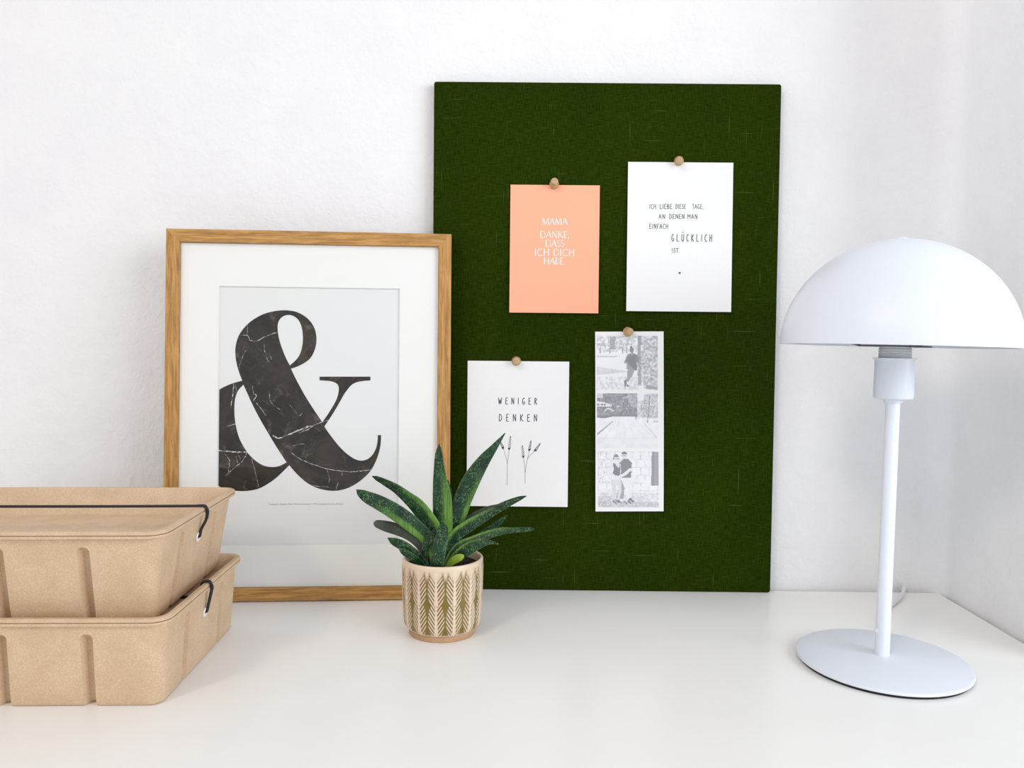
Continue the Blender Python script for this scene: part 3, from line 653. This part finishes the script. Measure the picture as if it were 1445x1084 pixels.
AMP=[[(115.57,220.12),(117.53,220.8),(119.5,221.49),(121.46,222.27),(123.42,223.17),(125.38,224.16),(127.35,225.32),(129.39,226.68),(131.43,228.2),(133.23,229.89),(134.67,231.77),(135.87,233.81),(136.88,235.94),(137.73,238.15),(138.4,240.44),(138.9,242.73),(139.23,244.97),(139.39,247.2),(139.37,249.52),(139.16,252.01),(138.78,254.59),(138.19,257.04),(137.38,259.29),(136.36,261.41),(135.18,263.4),(133.84,265.27),(132.35,267.01),(130.69,268.62),(128.84,270.12),(126.83,271.49),(124.74,272.69),(122.65,273.71),(120.48,274.57),(118.06,275.24),(115.27,275.71),(112.23,276.0),(109.2,276.1),(106.25,275.99),(103.31,275.69),(100.37,275.23),(97.37,274.64),(94.38,273.9),(91.56,273.02),(89.01,272.01),(86.63,270.86),(84.24,269.55),(81.76,268.05),(79.27,266.38),(76.95,264.59),(74.85,262.67),(72.92,260.62),(71.15,258.53),(69.53,256.45),(68.07,254.33),(66.82,252.13),(65.8,249.81),(64.98,247.42),(64.32,244.99),(63.82,242.52),(63.47,240.01),(63.29,237.51),(63.29,235.02),(63.45,232.53),(63.73,230.04),(64.13,227.55),(64.65,225.06),(65.26,222.58),(65.94,220.06),(66.71,217.55),(67.52,215.12),(68.36,212.83),(69.25,210.62),(70.13,208.41),(68.74,208.06),(67.34,207.7),(65.71,207.24),(63.65,206.62),(61.36,205.89),(59.15,205.11),(57.13,204.27),(55.19,203.37),(53.34,202.46),(51.64,201.54),(50.03,200.61),(48.42,199.67),(48.02,108.8),(49.29,108.09),(50.57,107.39),(52.04,106.71),(53.8,106.04),(55.76,105.39),(57.88,104.83),(60.21,104.36),(62.69,103.98),(65.18,103.69),(67.62,103.48),(70.05,103.36),(72.48,103.36),(74.95,103.49),(77.41,103.74),(79.79,104.08),(82.03,104.49),(84.2,105.0),(86.36,105.7),(88.52,106.63),(90.69,107.76),(92.93,109.04),(95.33,110.5),(97.82,112.13),(100.23,113.88),(102.52,115.82),(104.74,117.88),(106.79,119.85),(108.68,121.74),(110.41,123.54),(111.9,125.08),(113.03,126.21),(113.92,127.07),(114.82,127.93),(116.66,125.68),(118.51,123.43),(120.32,121.33),(122.05,119.46),(123.75,117.75),(125.53,116.07),(127.43,114.37),(129.41,112.72),(131.48,111.18),(133.62,109.8),(135.85,108.55),(138.16,107.42),(140.53,106.4),(142.97,105.51),(145.58,104.77),(148.44,104.14),(151.47,103.65),(154.49,103.38),(157.49,103.35),(160.48,103.54),(163.4,103.96),(166.2,104.62),(168.92,105.51),(171.56,106.56),(174.11,107.78),(176.59,109.17),(178.98,110.68),(181.28,112.31),(183.51,114.06),(185.65,115.94),(187.74,117.93),(189.74,120.05),(191.58,122.34),(193.21,124.82),(194.67,127.47),(196.01,130.25),(197.24,133.19),(198.36,136.25),(199.31,139.31),(200.07,142.36),(200.67,145.4),(201.11,148.38),(201.35,151.24),(201.42,154.04),(201.5,156.84),(198.35,156.83),(198.27,154.51),(198.18,152.19),(197.96,149.88),(197.54,147.55),(196.98,145.24),(196.28,143.09),(195.44,141.16),(194.45,139.4),(193.33,137.8),(192.1,136.36),(190.74,135.08),(189.25,134.03),(187.59,133.22),(185.82,132.63),(184.03,132.3),(182.29,132.25),(180.55,132.47),(178.81,132.91),(177.09,133.57),(175.37,134.45),(173.57,135.55),(171.63,136.86),(169.61,138.38),(167.58,140.06),(165.58,141.9),(163.58,143.91),(161.58,146.08),(159.55,148.49),(157.53,151.07),(155.58,153.6),(153.69,156.11),(151.87,158.58),(150.33,160.74),(149.2,162.4),(148.34,163.75),(147.47,165.1),(148.87,167.14),(150.26,169.18),(151.75,171.44),(153.4,174.03),(155.14,176.84),(156.89,179.74),(158.65,182.78),(160.42,185.92),(162.02,188.8),(163.35,191.29),(164.52,193.53),(165.69,195.6),(166.92,197.52),(168.14,199.27),(169.37,200.9),(170.58,202.44),(171.78,203.85),(173.07,205.07),(174.41,206.05),(175.84,206.84),(177.52,207.51),(179.59,208.09),(181.91,208.55),(184.23,208.92),(186.47,209.17),(188.72,209.33),(190.96,209.49),(190.93,213.12),(142.52,212.78),(142.55,209.25),(145.11,209.13),(147.66,209.01),(149.97,208.84),(151.93,208.62),(153.64,208.35),(155.18,207.97),(156.61,207.46),(157.88,206.83),(158.91,206.11),(159.67,205.34),(160.2,204.47),(160.57,203.49),(160.79,202.34),(160.86,201.07),(160.82,199.72),(160.7,198.29),(160.47,196.79),(160.11,195.19),(159.66,193.54),(159.08,191.81),(158.29,189.91),(157.24,187.77),(155.98,185.46),(154.63,183.12),(153.23,180.74),(151.75,178.32),(150.23,175.95),(148.67,173.66),(147.07,171.41),(145.47,169.16),(140.69,176.31),(135.91,183.44),(131.6,190.16),(127.91,196.34),(124.69,202.11),(121.85,207.38),(119.5,211.96),(117.54,216.04)],[(114.44,223.34),(116.34,224.97),(118.24,226.6),(119.93,228.27),(121.34,229.95),(122.54,231.67),(123.58,233.56),(124.46,235.66),(125.18,237.92),(125.74,240.35),(126.17,243.0),(126.44,245.82),(126.56,248.63),(126.52,251.44),(126.32,254.26),(125.98,256.9),(125.48,259.35),(124.84,261.62),(124.07,263.65),(123.18,265.38),(122.17,266.86),(121.08,268.13),(119.92,269.19),(118.68,270.05),(117.36,270.71),(115.94,271.22),(114.43,271.54),(112.93,271.64),(111.42,271.51),(109.92,271.17),(108.51,270.6),(107.16,269.78),(105.9,268.73),(104.85,267.55),(104.06,266.29),(103.47,264.91),(103.04,263.4),(102.79,261.79),(102.69,260.05),(102.72,258.14),(102.85,256.06),(103.1,253.81),(103.51,251.39),(104.14,248.76),(104.92,245.96),(105.79,243.16),(106.75,240.36),(107.78,237.56),(108.81,234.93),(109.83,232.51),(110.84,230.25),(111.82,228.2),(112.72,226.44),(113.58,224.89)],[(71.21,204.59),(69.83,203.18),(68.45,201.78),(67.23,200.3),(66.24,198.77),(65.42,197.16),(64.72,195.44),(64.13,193.55),(63.66,191.54),(63.31,189.45),(63.11,187.3),(63.03,185.06),(63.01,182.74),(63.01,180.33),(63.07,177.84),(63.22,175.27),(63.47,172.59),(63.81,169.83),(64.24,167.07),(64.77,164.33),(65.4,161.6),(66.14,158.86),(66.97,156.18),(67.91,153.49),(69.14,150.66),(70.83,147.45),(72.81,144.1),(74.7,141.18),(76.35,138.98),(77.91,137.22),(79.51,135.58),(81.18,133.96),(82.88,132.46),(84.67,131.09),(86.58,129.81),(88.58,128.66),(90.57,127.73),(92.55,127.08),(94.54,126.65),(96.45,126.37),(98.22,126.22),(99.9,126.22),(101.59,126.37),(103.29,126.65),(104.98,127.09),(106.72,127.71),(108.53,128.58),(110.37,129.64),(112.22,130.7),(109.34,135.05),(106.47,139.41),(103.64,143.8),(101.05,147.93),(98.5,152.1),(95.45,157.26),(91.51,163.98),(87.09,171.68),(82.78,179.66),(78.84,187.79),(75.03,196.19)]]
VEINS=[(1.6,[(48.44,141.92),(57.55,141.17),(66.31,140.43),(75.08,140.43)]),(1.0,[(53.93,138.94),(58.34,134.09),(58.76,128.13),(57.72,122.18)]),(0.9,[(75.08,139.68),(71.49,132.97),(67.15,128.5),(61.35,123.66),(55.58,118.08)]),(0.7,[(79.52,134.08),(81.04,128.11),(83.31,119.9),(86.36,106.08)]),(0.5,[(64.88,137.07),(66.41,129.62)]),(0.5,[(67.06,137.82),(68.92,134.09)]),(1.8,[(99.13,155.93),(105.03,153.7),(112.37,156.7),(123.39,161.22),(130.75,164.62),(135.55,165.38)]),(1.2,[(122.23,161.22),(131.81,163.87),(140.66,167.65),(145.1,169.16),(151.01,171.06)]),(0.8,[(122.26,158.22),(129.62,161.24),(133.3,162.75),(136.98,165.38)]),(1.0,[(115.74,140.81),(122.42,135.56),(129.09,131.81),(137.99,128.43),(146.9,125.41),(157.3,123.14),(172.19,121.61),(182.62,122.35),(192.32,123.32)]),(0.6,[(136.3,108.55),(145.56,107.39),(152.98,107.0)]),(0.5,[(164.75,121.63),(164.4,118.24)]),(0.4,[(150.63,122.78),(152.54,116.01),(152.21,110.75)]),(0.5,[(161.11,111.48),(158.93,104.72)]),(0.8,[(77.11,246.62),(82.98,246.31),(88.09,248.98),(96.14,252.82),(102.02,254.53)]),(0.6,[(67.92,251.76),(74.14,251.46),(77.11,246.62)]),(0.6,[(74.42,261.57),(74.51,251.09)]),(0.5,[(73.53,237.6),(69.93,230.84),(66.74,220.34)]),(0.6,[(90.34,243.76),(91.14,236.27),(93.03,230.29),(94.91,225.81)]),(0.6,[(95.58,233.31),(97.45,228.83)]),(1.3,[(62.07,205.87),(61.78,197.66),(60.75,190.19),(59.72,182.72)]),(0.5,[(63.54,204.39),(65.43,197.68)]),(0.8,[(56.6,164.96),(63.88,167.44)]),(1.5,[(80.44,195.52),(83.38,194.79),(80.5,188.79)]),(0.7,[(79.64,203.74),(80.81,195.52)]),(0.6,[(95.09,198.59),(96.26,190.36),(98.87,185.88),(105.53,181.04)]),(0.6,[(83.45,187.31),(87.89,182.09),(92.35,175.37)]),(0.5,[(115.07,185.2),(123.27,175.48),(126.57,178.49)]),(0.5,[(117.61,146.22),(124.97,148.1),(129.4,148.1)])]
LEAVES=[('upright',0.55,[(0.69,0.0,54.11,5.96),(-0.05,0.0,79.78,8.35),(-0.16,0.0,101.11,8.47),(-0.85,0.0,116.3,8.11),(-2.62,2.0,128.05,6.4),(-3.69,3.0,140.03,4.67),(-4.16,4.0,152.02,3.12),(-4.01,5.0,160.4,0.3)]),('back',0.5,[(5.17,4.0,52.99,3.0),(5.45,6.0,78.34,3.31),(5.24,7.0,99.64,3.32),(4.75,8.0,114.79,2.72),(3.15,8.0,128.89,0.3)]),('r_tall',0.62,[(2.92,2.0,53.55,3.59),(6.36,3.0,74.2,4.79),(8.71,3.0,86.49,5.39),(13.38,4.0,102.23,7.2),(16.87,5.0,114.3,7.81),(23.97,6.0,130.1,7.52),(32.87,8.0,144.55,5.74),(42.72,10.0,157.22,3.03),(52.01,12.0,169.33,0.3)]),('l_arch',0.55,[(-2.94,0.0,54.06,4.77),(-4.13,-1.0,70.84,5.95),(-8.33,-2.0,88.7,7.43),(-14.87,-3.0,99.77,7.42),(-21.98,-4.0,108.98,6.82),(-30.25,-5.0,116.33,5.33),(-38.49,-6.0,123.04,4.14),(-46.69,-7.0,127.94,3.24),(-54.86,-8.0,132.21,2.06),(-58.84,-9.0,134.13,0.29)]),('l_long',-0.35,[(-6.14,-4.0,55.19,3.56),(-7.77,-6.0,67.88,4.14),(-14.19,-8.0,83.44,5.59),(-22.9,-10.0,92.24,6.46),(-31.54,-12.0,99.78,6.73),(-41.89,-14.0,107.26,6.42),(-52.17,-16.0,113.49,5.82),(-60.02,-18.0,117.65,4.93),(-66.28,-19.0,121.61,3.18),(-69.58,-20.0,124.71,0.29)]),('l_grey',9,[(-9.86,-3.0,54.85,2.97),(-12.81,-4.0,67.27,3.85),(-20.54,-5.0,78.97,5.03),(-28.81,-6.0,85.17,5.02),(-38.25,-7.0,88.93,4.72),(-46.45,-8.0,91.47,4.42),(-54.03,-9.0,93.72,3.23),(-56.42,-9.0,94.3,2.06),(-57.61,-9.0,94.58,0.59)]),('l_low',9,[(-10.97,-14.0,58.05,2.33),(-17.86,-16.0,68.1,2.91),(-24.68,-18.0,73.92,4.06),(-32.03,-20.0,79.11,4.33),(-38.75,-22.0,82.79,3.17),(-43.09,-24.0,85.9,0.29)]),('l_lowest',9,[(-13.33,-14.0,56.82,2.33),(-18.89,-17.0,64.79,2.9),(-25.55,-20.0,70.3,3.18),(-30.54,-22.0,74.33,2.59),(-33.9,-23.0,76.92,0.58)]),('front',9,[(-2.56,-26.0,59.31,5.15),(-1.91,-27.0,66.66,5.6),(-0.45,-27.5,76.19,5.71),(1.27,-25.0,85.53,5.62),(1.99,-21.0,92.79,4.5),(2.36,-19.0,95.27,2.89),(2.55,-18.0,96.51,0.87)]),('r_mid',-0.45,[(1.08,-4.0,55.28,2.96),(3.41,-4.0,69.91,4.15),(10.54,-4.0,82.74,5.04),(21.28,-4.0,91.36,5.04),(32.02,-4.0,98.15,4.44),(43.34,-4.0,104.93,3.56),(53.47,-4.0,110.49,2.96),(64.18,-4.0,115.44,1.9),(70.73,-4.0,117.93,0.3)]),('r_flat',-0.45,[(2.67,-8.0,56.47,2.94),(12.81,-9.0,73.78,3.53),(26.52,-10.0,80.84,3.52),(38.41,-11.0,86.04,3.11),(49.08,-12.0,89.41,2.81),(58.54,-13.0,90.66,2.1),(70.93,-14.0,91.77,1.63),(75.64,-14.0,92.19,1.05),(77.4,-14.0,92.33,0.47)]),('r_small',9,[(4.45,12.0,50.65,2.43),(14.22,12.0,64.49,2.43),(23.39,12.0,73.93,2.43),(36.83,12.0,84.04,2.43),(43.55,12.0,88.47,2.43),(49.04,12.0,92.87,1.94),(54.52,12.0,97.9,0.3)]),('r_low',-0.5,[(4.44,-14.0,57.05,2.92),(12.16,-15.0,67.01,4.37),(19.35,-17.0,73.61,5.23),(26.5,-19.0,78.39,5.04),(34.78,-21.0,81.98,3.35),(41.85,-23.0,82.88,1.61),(48.29,-24.0,81.75,0.29)]),('yellow',9,[(3.65,-18.0,57.02,1.74),(7.82,-19.0,63.32,2.6),(11.99,-20.0,67.22,3.35),(16.16,-21.0,69.62,3.0),(18.49,-21.0,70.54,1.85),(19.66,-21.0,70.85,0.58)]),('r_back',9,[(3.4,10.0,51.22,3.03),(11.13,11.0,79.0,4.85),(20.2,12.0,90.04,4.86),(29.92,13.0,97.38,4.26),(38.44,14.0,102.85,2.44),(45.76,15.0,106.45,0.31)]),('l_inner',9,[(-11.8,-12.0,56.25,2.05),(-14.09,-13.0,66.12,2.63),(-12.94,-13.0,75.72,3.21),(-9.43,-13.0,84.15,2.92),(-5.43,-12.0,91.13,0.59)])]

YA = 0.00548
cu = bpy.data.curves.new('amp', 'CURVE'); cu.dimensions = '2D'; cu.fill_mode = 'FRONT'
for Lp in AMP:
    sp = cu.splines.new('POLY'); sp.points.add(len(Lp)-1); sp.use_cyclic_u = True
    for q, (x, z) in zip(sp.points, Lp): q.co = (max(x, 48.9)*mm, z*mm, 0, 1)
tmp = bpy.data.objects.new('tmp', cu); COL.objects.link(tmp)
dg = bpy.context.evaluated_depsgraph_get(); dg.update()
me = bpy.data.meshes.new_from_object(tmp.evaluated_get(dg)); bpy.data.objects.remove(tmp); bpy.data.curves.remove(cu)
bm = bmesh.new(); bm.from_mesh(me); bpy.data.meshes.remove(me)
for v in bm.verts: v.co = Vector((v.co.x, YA, v.co.y))
rnd = random.Random(8)
for f in bm.faces: f.material_index = 0
for wd, pts in VEINS:
    P = spline([Vector((x*mm, z*mm, 0)) for x, z in pts], 5)
    P = [(p.x + rnd.uniform(-1, 1)*0.00025, p.y + rnd.uniform(-1, 1)*0.00025) for p in P]
    for i in range(len(P)-1): ribbon(bm, P[i:i+2], wd*0.00062*rnd.uniform(0.35, 1.25), y=YA - 0.00003, mi=1)
bmesh.ops.recalc_face_normals(bm, faces=bm.faces[:])
for m_ in (M_MARBLE, M_VEIN): pass
amp_o = obj('printed_ampersand', bm, [M_MARBLE, M_VEIN], pr, label='black marble patterned ampersand with white veins')
cu = bpy.data.curves.new('cap', 'FONT'); cu.body = 'Typography: Random Slab in Marmorat marmor. 1 PM. architekton Kunstst. & Papier'; cu.size = 0.0026
tmp = bpy.data.objects.new('tmp', cu); COL.objects.link(tmp); dg.update(); dg = bpy.context.evaluated_depsgraph_get()
me = bpy.data.meshes.new_from_object(tmp.evaluated_get(dg)); bpy.data.objects.remove(tmp); bpy.data.curves.remove(cu)
bm = bmesh.new(); bm.from_mesh(me); bpy.data.meshes.remove(me)
xs = [v.co.x for v in bm.verts]; k_ = 0.0705/(max(xs)-min(xs))
for v in bm.verts: v.co = Vector((0.0957 + (v.co.x-min(xs))*k_, YA, 0.0902 + v.co.y*k_))
obj('caption', bm, M_CAPT, pr, label='tiny grey line of print')

# ------------------------------------------------------------------ potted plant
plant = empty('potted_plant', Matrix.Translation((-0.0641, -0.128, 0.0)))
tag(plant, 'speckled strap-leaved succulent in a cream and olive patterned pot on the desk', 'plant')
NT_, NZ_ = 616, 190
def sm(a, b, x): t_ = np.clip((x-a)/(b-a), 0, 1); return t_*t_*(3-2*t_)
th = np.arange(NT_)/NT_*2*np.pi
zlo, zhi = 0.0052, 0.0645
prof_z = np.linspace(zlo, zhi, NZ_)
Rb = np.interp(prof_z, [0.0052, 0.0060, 0.0075, 0.0100, 0.0140, 0.0350, 0.0600, 0.0632, 0.0640, 0.0645], [0.0293, 0.0303, 0.0314, 0.0324, 0.0331, 0.0339, 0.0344, 0.0344, 0.0341, 0.0334])
ZZ, TT = np.meshgrid(prof_z, th, indexing='ij')
ncol = 14; ph = (TT - math.radians(-93.6))/(2*np.pi)*ncol; u = np.abs((ph + 0.5) % 1.0 - 0.5)*2      # 0 on the spine .. 1 between
zm = (ZZ - 0.0075)/(0.0585 - 0.0075); tt = (zm*2.0 + 0.02) % 1.0
xmm = u*7.6; wv_ = (ZZ*1000 - 1.5*xmm)/3.9; s_ = wv_ - np.floor(wv_)
env = 0.56 + 0.42*np.sin(np.pi*np.clip(tt, 0, 1))**0.7
barb = sm(0.0, 0.16, s_)*(1 - sm(0.54, 0.68, s_)); barb = barb*(1 - sm(env*0.86, env, u)*0.95)
spine = 1 - sm(0.12, 0.28, u*(0.8 + 1.2*tt))
tuft = sm(0.80, 0.92, u)*0
hgt = np.clip(np.maximum(barb*(1 - 0.22*u), spine), 0, 1)
fade_t = sm(0.0585, 0.0615, ZZ); hgt = np.maximum(hgt, fade_t); top_spike = sm(0.0500, 0.0590, ZZ - 0.012*(u - 0.35)*(u < 0.8)); hgt = np.maximum(hgt, top_spike*0.9)
fade_b = 1 - sm(0.0062, 0.0080, ZZ); hgt = np.maximum(hgt, fade_b*0.75)
amp_r = 0.00075*sm(0.0060, 0.0095, ZZ)*(1 - sm(0.0560, 0.0610, ZZ))
RR = Rb[:, None] + amp_r*(hgt - 0.5)
V = np.stack([RR*np.cos(TT), RR*np.sin(TT), ZZ], -1).reshape(-1, 3)
i = np.arange((NZ_-1)*NT_).reshape(NZ_-1, NT_); j = np.roll(i, -1, 1)
F = np.stack([i.ravel(), j.ravel(), (j+NT_).ravel(), (i+NT_).ravel()], 1)
glz = np.clip(hgt, 0, 1)
# inner wall and base closing
inner = [(0.0326, 0.0646), (0.0319, 0.0642), (0.0315, 0.0632), (0.0312, 0.0560), (0.0308, 0.0300), (0.0, 0.0300)]
Vl = V.tolist(); Fl = F.tolist(); gl_ = glz.ravel().tolist(); base_i = (NZ_-1)*NT_; prev = [base_i + k for k in range(NT_)]
for r_, z_ in inner:
    if r_ == 0:
        c0 = len(Vl); Vl.append([0, 0, z_]); gl_.append(1.0)
        for k in range(NT_): Fl.append([prev[k], prev[(k+1) % NT_], c0])
        break
    cur = list(range(len(Vl), len(Vl)+NT_)); Vl += [[r_*math.cos(a), r_*math.sin(a), z_] for a in th]; gl_ += [1.0]*NT_
    for k in range(NT_): Fl.append([prev[k], prev[(k+1) % NT_], cur[(k+1) % NT_], cur[k]])
    prev = cur
me = bpy.data.meshes.new('pot'); me.from_pydata(Vl, [], Fl); at = me.attributes.new('glaze', 'FLOAT', 'POINT'); at.data.foreach_set('value', gl_)
pot = obj_me('pot', me, M_POT, plant, True)
bm = bmesh.new(); lathe(bm, [(0, 0.0015), (0.0255, 0.0015), (0.0262, 0.0), (0.0282, 0.0), (0.0286, 0.0008), (0.0284, 0.0030), (0.0288, 0.0054), (0.0, 0.0054)], 96); obj('foot_ring', bm, M_CLAY, pot, True, 'bare clay foot ring')
bm = bmesh.new(); rnd = random.Random(2); rings = [[bm.verts.new((0, 0, 0.0575))]]
for k in range(1, 11):
    r_ = 0.0311*k/10; rings.append([bm.verts.new((r_*math.cos(2*math.pi*q/44), r_*math.sin(2*math.pi*q/44), 0.0572 + (rnd.uniform(-0.0012, 0.0012) if k < 10 else 0))) for q in range(44)])
for q in range(44): bm.faces.new((rings[0][0], rings[1][q], rings[1][(q+1) % 44]))
for a, b in zip(rings[1:], rings[2:]):
    for q in range(44): bm.faces.new((a[q], b[q], b[(q+1) % 44], a[(q+1) % 44]))
for _ in range(46):
    an, rr_ = rnd.uniform(0, 6.28), 0.028*math.sqrt(rnd.random())
    bmesh.ops.create_icosphere(bm, subdivisions=1, radius=rnd.uniform(0.0006, 0.0016), matrix=Matrix.Translation((rr_*math.cos(an), rr_*math.sin(an), 0.0580)))
obj('soil', bm, M_SOIL, plant, True, 'dark potting soil')
STRIP = {'upright': 0.12, 'back': 0.1, 'r_tall': 0.48, 'l_arch': 0.42, 'l_long': -0.25, 'r_mid': -0.40, 'r_flat': -0.45, 'r_low': -0.7}
for nm, _s, P in LEAVES:
    C_ = spline([Vector((a*mm, b*mm, c_*mm)) for a, b, c_, d_ in P], 7)
    Wd = [p.x for p in spline([Vector((max(d_, 0.15)*mm, 0, 0)) for a, b, c_, d_ in P], 7)]
    N = 26; Vl, Fl, ac_, al_, st_ = [], [], [], [], []; sv = STRIP.get(nm)
    n_pts = len(C_); young = nm == 'yellow'; yaw_l = {'upright': 0.18, 'r_tall': -0.25, 'l_arch': 0.3, 'l_long': -0.25, 'r_mid': 0.3, 'r_flat': 0.5, 'l_grey': -0.3, 'front': 0.0}.get(nm, 0.1)
    for k, (p, wd) in enumerate(zip(C_, Wd)):
        T_ = (C_[min(k+1, n_pts-1)] - C_[max(k-1, 0)]).normalized(); s = Vector((0, 1, 0)).cross(T_).normalized(); nn = s.cross(T_).normalized()
        if nn.y > 0: nn = -nn
        # widen sideways vector so that the turned blade keeps its breadth
        s2 = s*math.cos(yaw_l) + nn*math.sin(yaw_l); n2 = nn*math.cos(yaw_l) - s*math.sin(yaw_l)
        wd = max(wd, 0.0001)/math.cos(yaw_l); thk = min(0.0019, wd*0.42); f = k/(n_pts-1)
        for q in range(N):
            a = 2*math.pi*q/N; cx_, sx_ = math.cos(a), math.sin(a)
            Vl.append(p + s2*wd*cx_ + n2*(thk*sx_*(1.0 if sx_ > 0 else 1.25) + 0.16*wd*(cx_*cx_ - 0.5)))
            ac_.append(cx_); al_.append(f)
            st_.append(0.0 if sv is None else float(1/(1+math.exp(-(cx_ - sv)*22))) if sv > 0 else float(1/(1+math.exp((cx_ - sv)*22))))
    for k in range(n_pts-1):
        for q in range(N): Fl.append((k*N+q, k*N+(q+1) % N, (k+1)*N+(q+1) % N, (k+1)*N+q))
    Fl.append(tuple(range(N))[::-1]); Fl.append(tuple((n_pts-1)*N+q for q in range(N)))
    me = bpy.data.meshes.new('leaf'); me.from_pydata([tuple(v) for v in Vl], [], Fl)
    for an_, vals in (('across', ac_), ('along', al_), ('strip', st_)):
        at = me.attributes.new(an_, 'FLOAT', 'POINT'); at.data.foreach_set('value', vals)
    bmm = bmesh.new(); bmm.from_mesh(me); bmesh.ops.recalc_face_normals(bmm, faces=bmm.faces[:]); bmm.to_mesh(me); bmm.free()
    obj_me('leaf', me, M_YOUNG if young else M_DUSK if nm in ('l_grey', 'r_back') else M_LEAF, plant, True, 'small yellow-green young leaf' if young else 'dusky grey-green leaf' if nm in ('l_grey', 'r_back') else None)

# ------------------------------------------------------------------ table lamp
LX, LY = 0.2835, -0.1855
lamp = empty('table_lamp', Matrix.Translation((LX, LY, 0.0)))
tag(lamp, 'white mushroom table lamp with a domed metal shade and round base', 'lamp')
RB = 0.0628
bm = bmesh.new(); lathe(bm, [(0, 0.0020), (RB-0.0012, 0.0020), (RB-0.0002, 0.0026), (RB, 0.0034), (RB-0.0004, 0.0044), (RB-0.0016, 0.0050), (0, 0.0050)], 128); obj('base', bm, M_LAMP, lamp, True)
sharp(bpy.data.objects['base'], 40)
bm = bmesh.new(); lathe(bm, [(0, 0.0), (RB-0.0022, 0.0), (RB-0.0018, 0.0020), (0, 0.0020)], 128); obj('base_pad', bm, M_FELT, lamp, label='thin black pad under the base')
up = Matrix.Translation((0.0035, 0.0072, 0)) @ Matrix.Rotation(0.009, 4, 'Y')
up2 = up @ Matrix.Translation((0, 0, 0.247)) @ Matrix.Rotation(0.008, 4, 'Y') @ Matrix.Translation((0, 0, -0.247))
def up_obj(name, bm, m, smooth=True, label=None, parent=lamp, ang=None):
    M_ = up2 if name in ('lamp_shade', 'finial', 'shade_ring', 'shade_spoke') else up
    for v in bm.verts: v.co = M_ @ v.co
    o = obj(name, bm, m, parent, smooth, label)
    if ang: sharp(o, ang)
    return o
ZR = 0.2470
bm = bmesh.new(); lathe(bm, [(0, 0.0046), (0.0054, 0.0046), (0.0054, 0.0052), (0.0052, 0.2040), (0, 0.2040)], 40); up_obj('pole', bm, M_LAMP, ang=40)
bm = bmesh.new(); box(bm, -0.0064, -0.0044, -0.0016, 0.0016, 0.0222, 0.0258, 0.0007); up_obj('set_screw', bm, M_LAMP)
bm = bmesh.new(); lathe(bm, [(0, 0.2030), (0.0062, 0.2030), (0.0070, 0.2044), (0.0074, 0.2054), (0.0128, 0.2060), (0.0140, 0.2068), (0.0143, 0.2084), (0.0141, 0.2340), (0.0143, 0.2362), (0.0156, 0.2372), (0.0156, 0.2378), (0.0, 0.2378)], 72); up_obj('socket_cup', bm, M_LAMP, ang=35)
pr_ = [(0, 0.2374)]
for k in range(4): z = 0.2378 + 0.0019*k; pr_ += [(0.0111, z), (0.0118, z+0.0004), (0.0118, z+0.0011), (0.0111, z+0.0015)]
pr_ += [(0.0111, 0.2470), (0, 0.2470)]
bm = bmesh.new(); lathe(bm, pr_, 64); up_obj('threaded_collar', bm, M_RING, ang=30)
# shade: spherical cap shell
RS, HS = 0.0846, 0.0818; SR = (RS*RS + HS*HS)/(2*HS); zc = ZR + HS - SR
po, pi_ = [], []; a0 = math.asin(RS/SR) if HS < SR else math.pi/2; a0 = math.acos((ZR - zc)/SR)
for k in range(41):
    a = a0*(1 - k/40); po.append((SR*math.sin(a), zc + SR*math.cos(a)))
for k in range(41):
    a = a0*(k/40); q = SR - 0.0011; pi_.append((q*math.sin(a), zc + q*math.cos(a) if k < 40 else ZR))
bm = bmesh.new(); lathe(bm, po[:-1] + [(0, ZR+HS)], 144); 
bm2 = bmesh.new(); prof = po[:-1] + [(0.0, ZR + HS)]
inner_p = [(0.0, ZR + HS - 0.0011)] + pi_[1:]
bm.free(); bm2.free(); bm = bmesh.new()
lathe(bm, inner_p[::1] + [(RS - 0.0006, ZR - 0.0002), (RS, ZR)] + po[1:-1] + [(0.0, ZR + HS)], 144); up_obj('lamp_shade', bm, M_LAMP, ang=50)
bm = bmesh.new(); lathe(bm, [(0.0100, 0.2462), (0.0250, 0.2462), (0.0252, 0.2468), (0.0250, 0.2474), (0.0100, 0.2474), (0.0100, 0.2462)], 72); up_obj('shade_ring', bm, M_DARKMETAL, label='dark metal ring under the shade', ang=30)
for k in range(3):
    a = 2*math.pi*k/3 + 0.5; c0, s0 = math.cos(a), math.sin(a); bm = bmesh.new()
    tube(bm, [(0.0245*c0, 0.0245*s0, 0.2470), (0.050*c0, 0.050*s0, 0.254), (0.0800*c0, 0.0800*s0, 0.2560)], 0.0011, n=8); up_obj('shade_spoke', bm, M_DARKMETAL)
bm = bmesh.new(); lathe(bm, [(0, ZR+HS-0.0010), (0.0052, ZR+HS-0.0010), (0.0052, ZR+HS+0.0004), (0.0040, ZR+HS+0.0011), (0, ZR+HS+0.0014)], 40); up_obj('finial', bm, M_LAMP)
pts = spline([(0.0300, 0.0565, 0.0030), (0.0380, 0.075, 0.0020), (0.049, 0.100, 0.0019), (0.066, 0.126, 0.0019), (0.085, 0.148, 0.0022), (0.0965, 0.162, 0.0050), (0.1020, 0.1705, 0.0090), (0.1035, 0.1770, 0.0078), (0.1040, 0.1803, 0.0040), (0.1041, 0.1807, 0.0004)], 6)
bm = bmesh.new(); tube(bm, pts, 0.0018, n=12); obj('power_cord', bm, M_CORD, lamp, True, 'pale plastic cord')
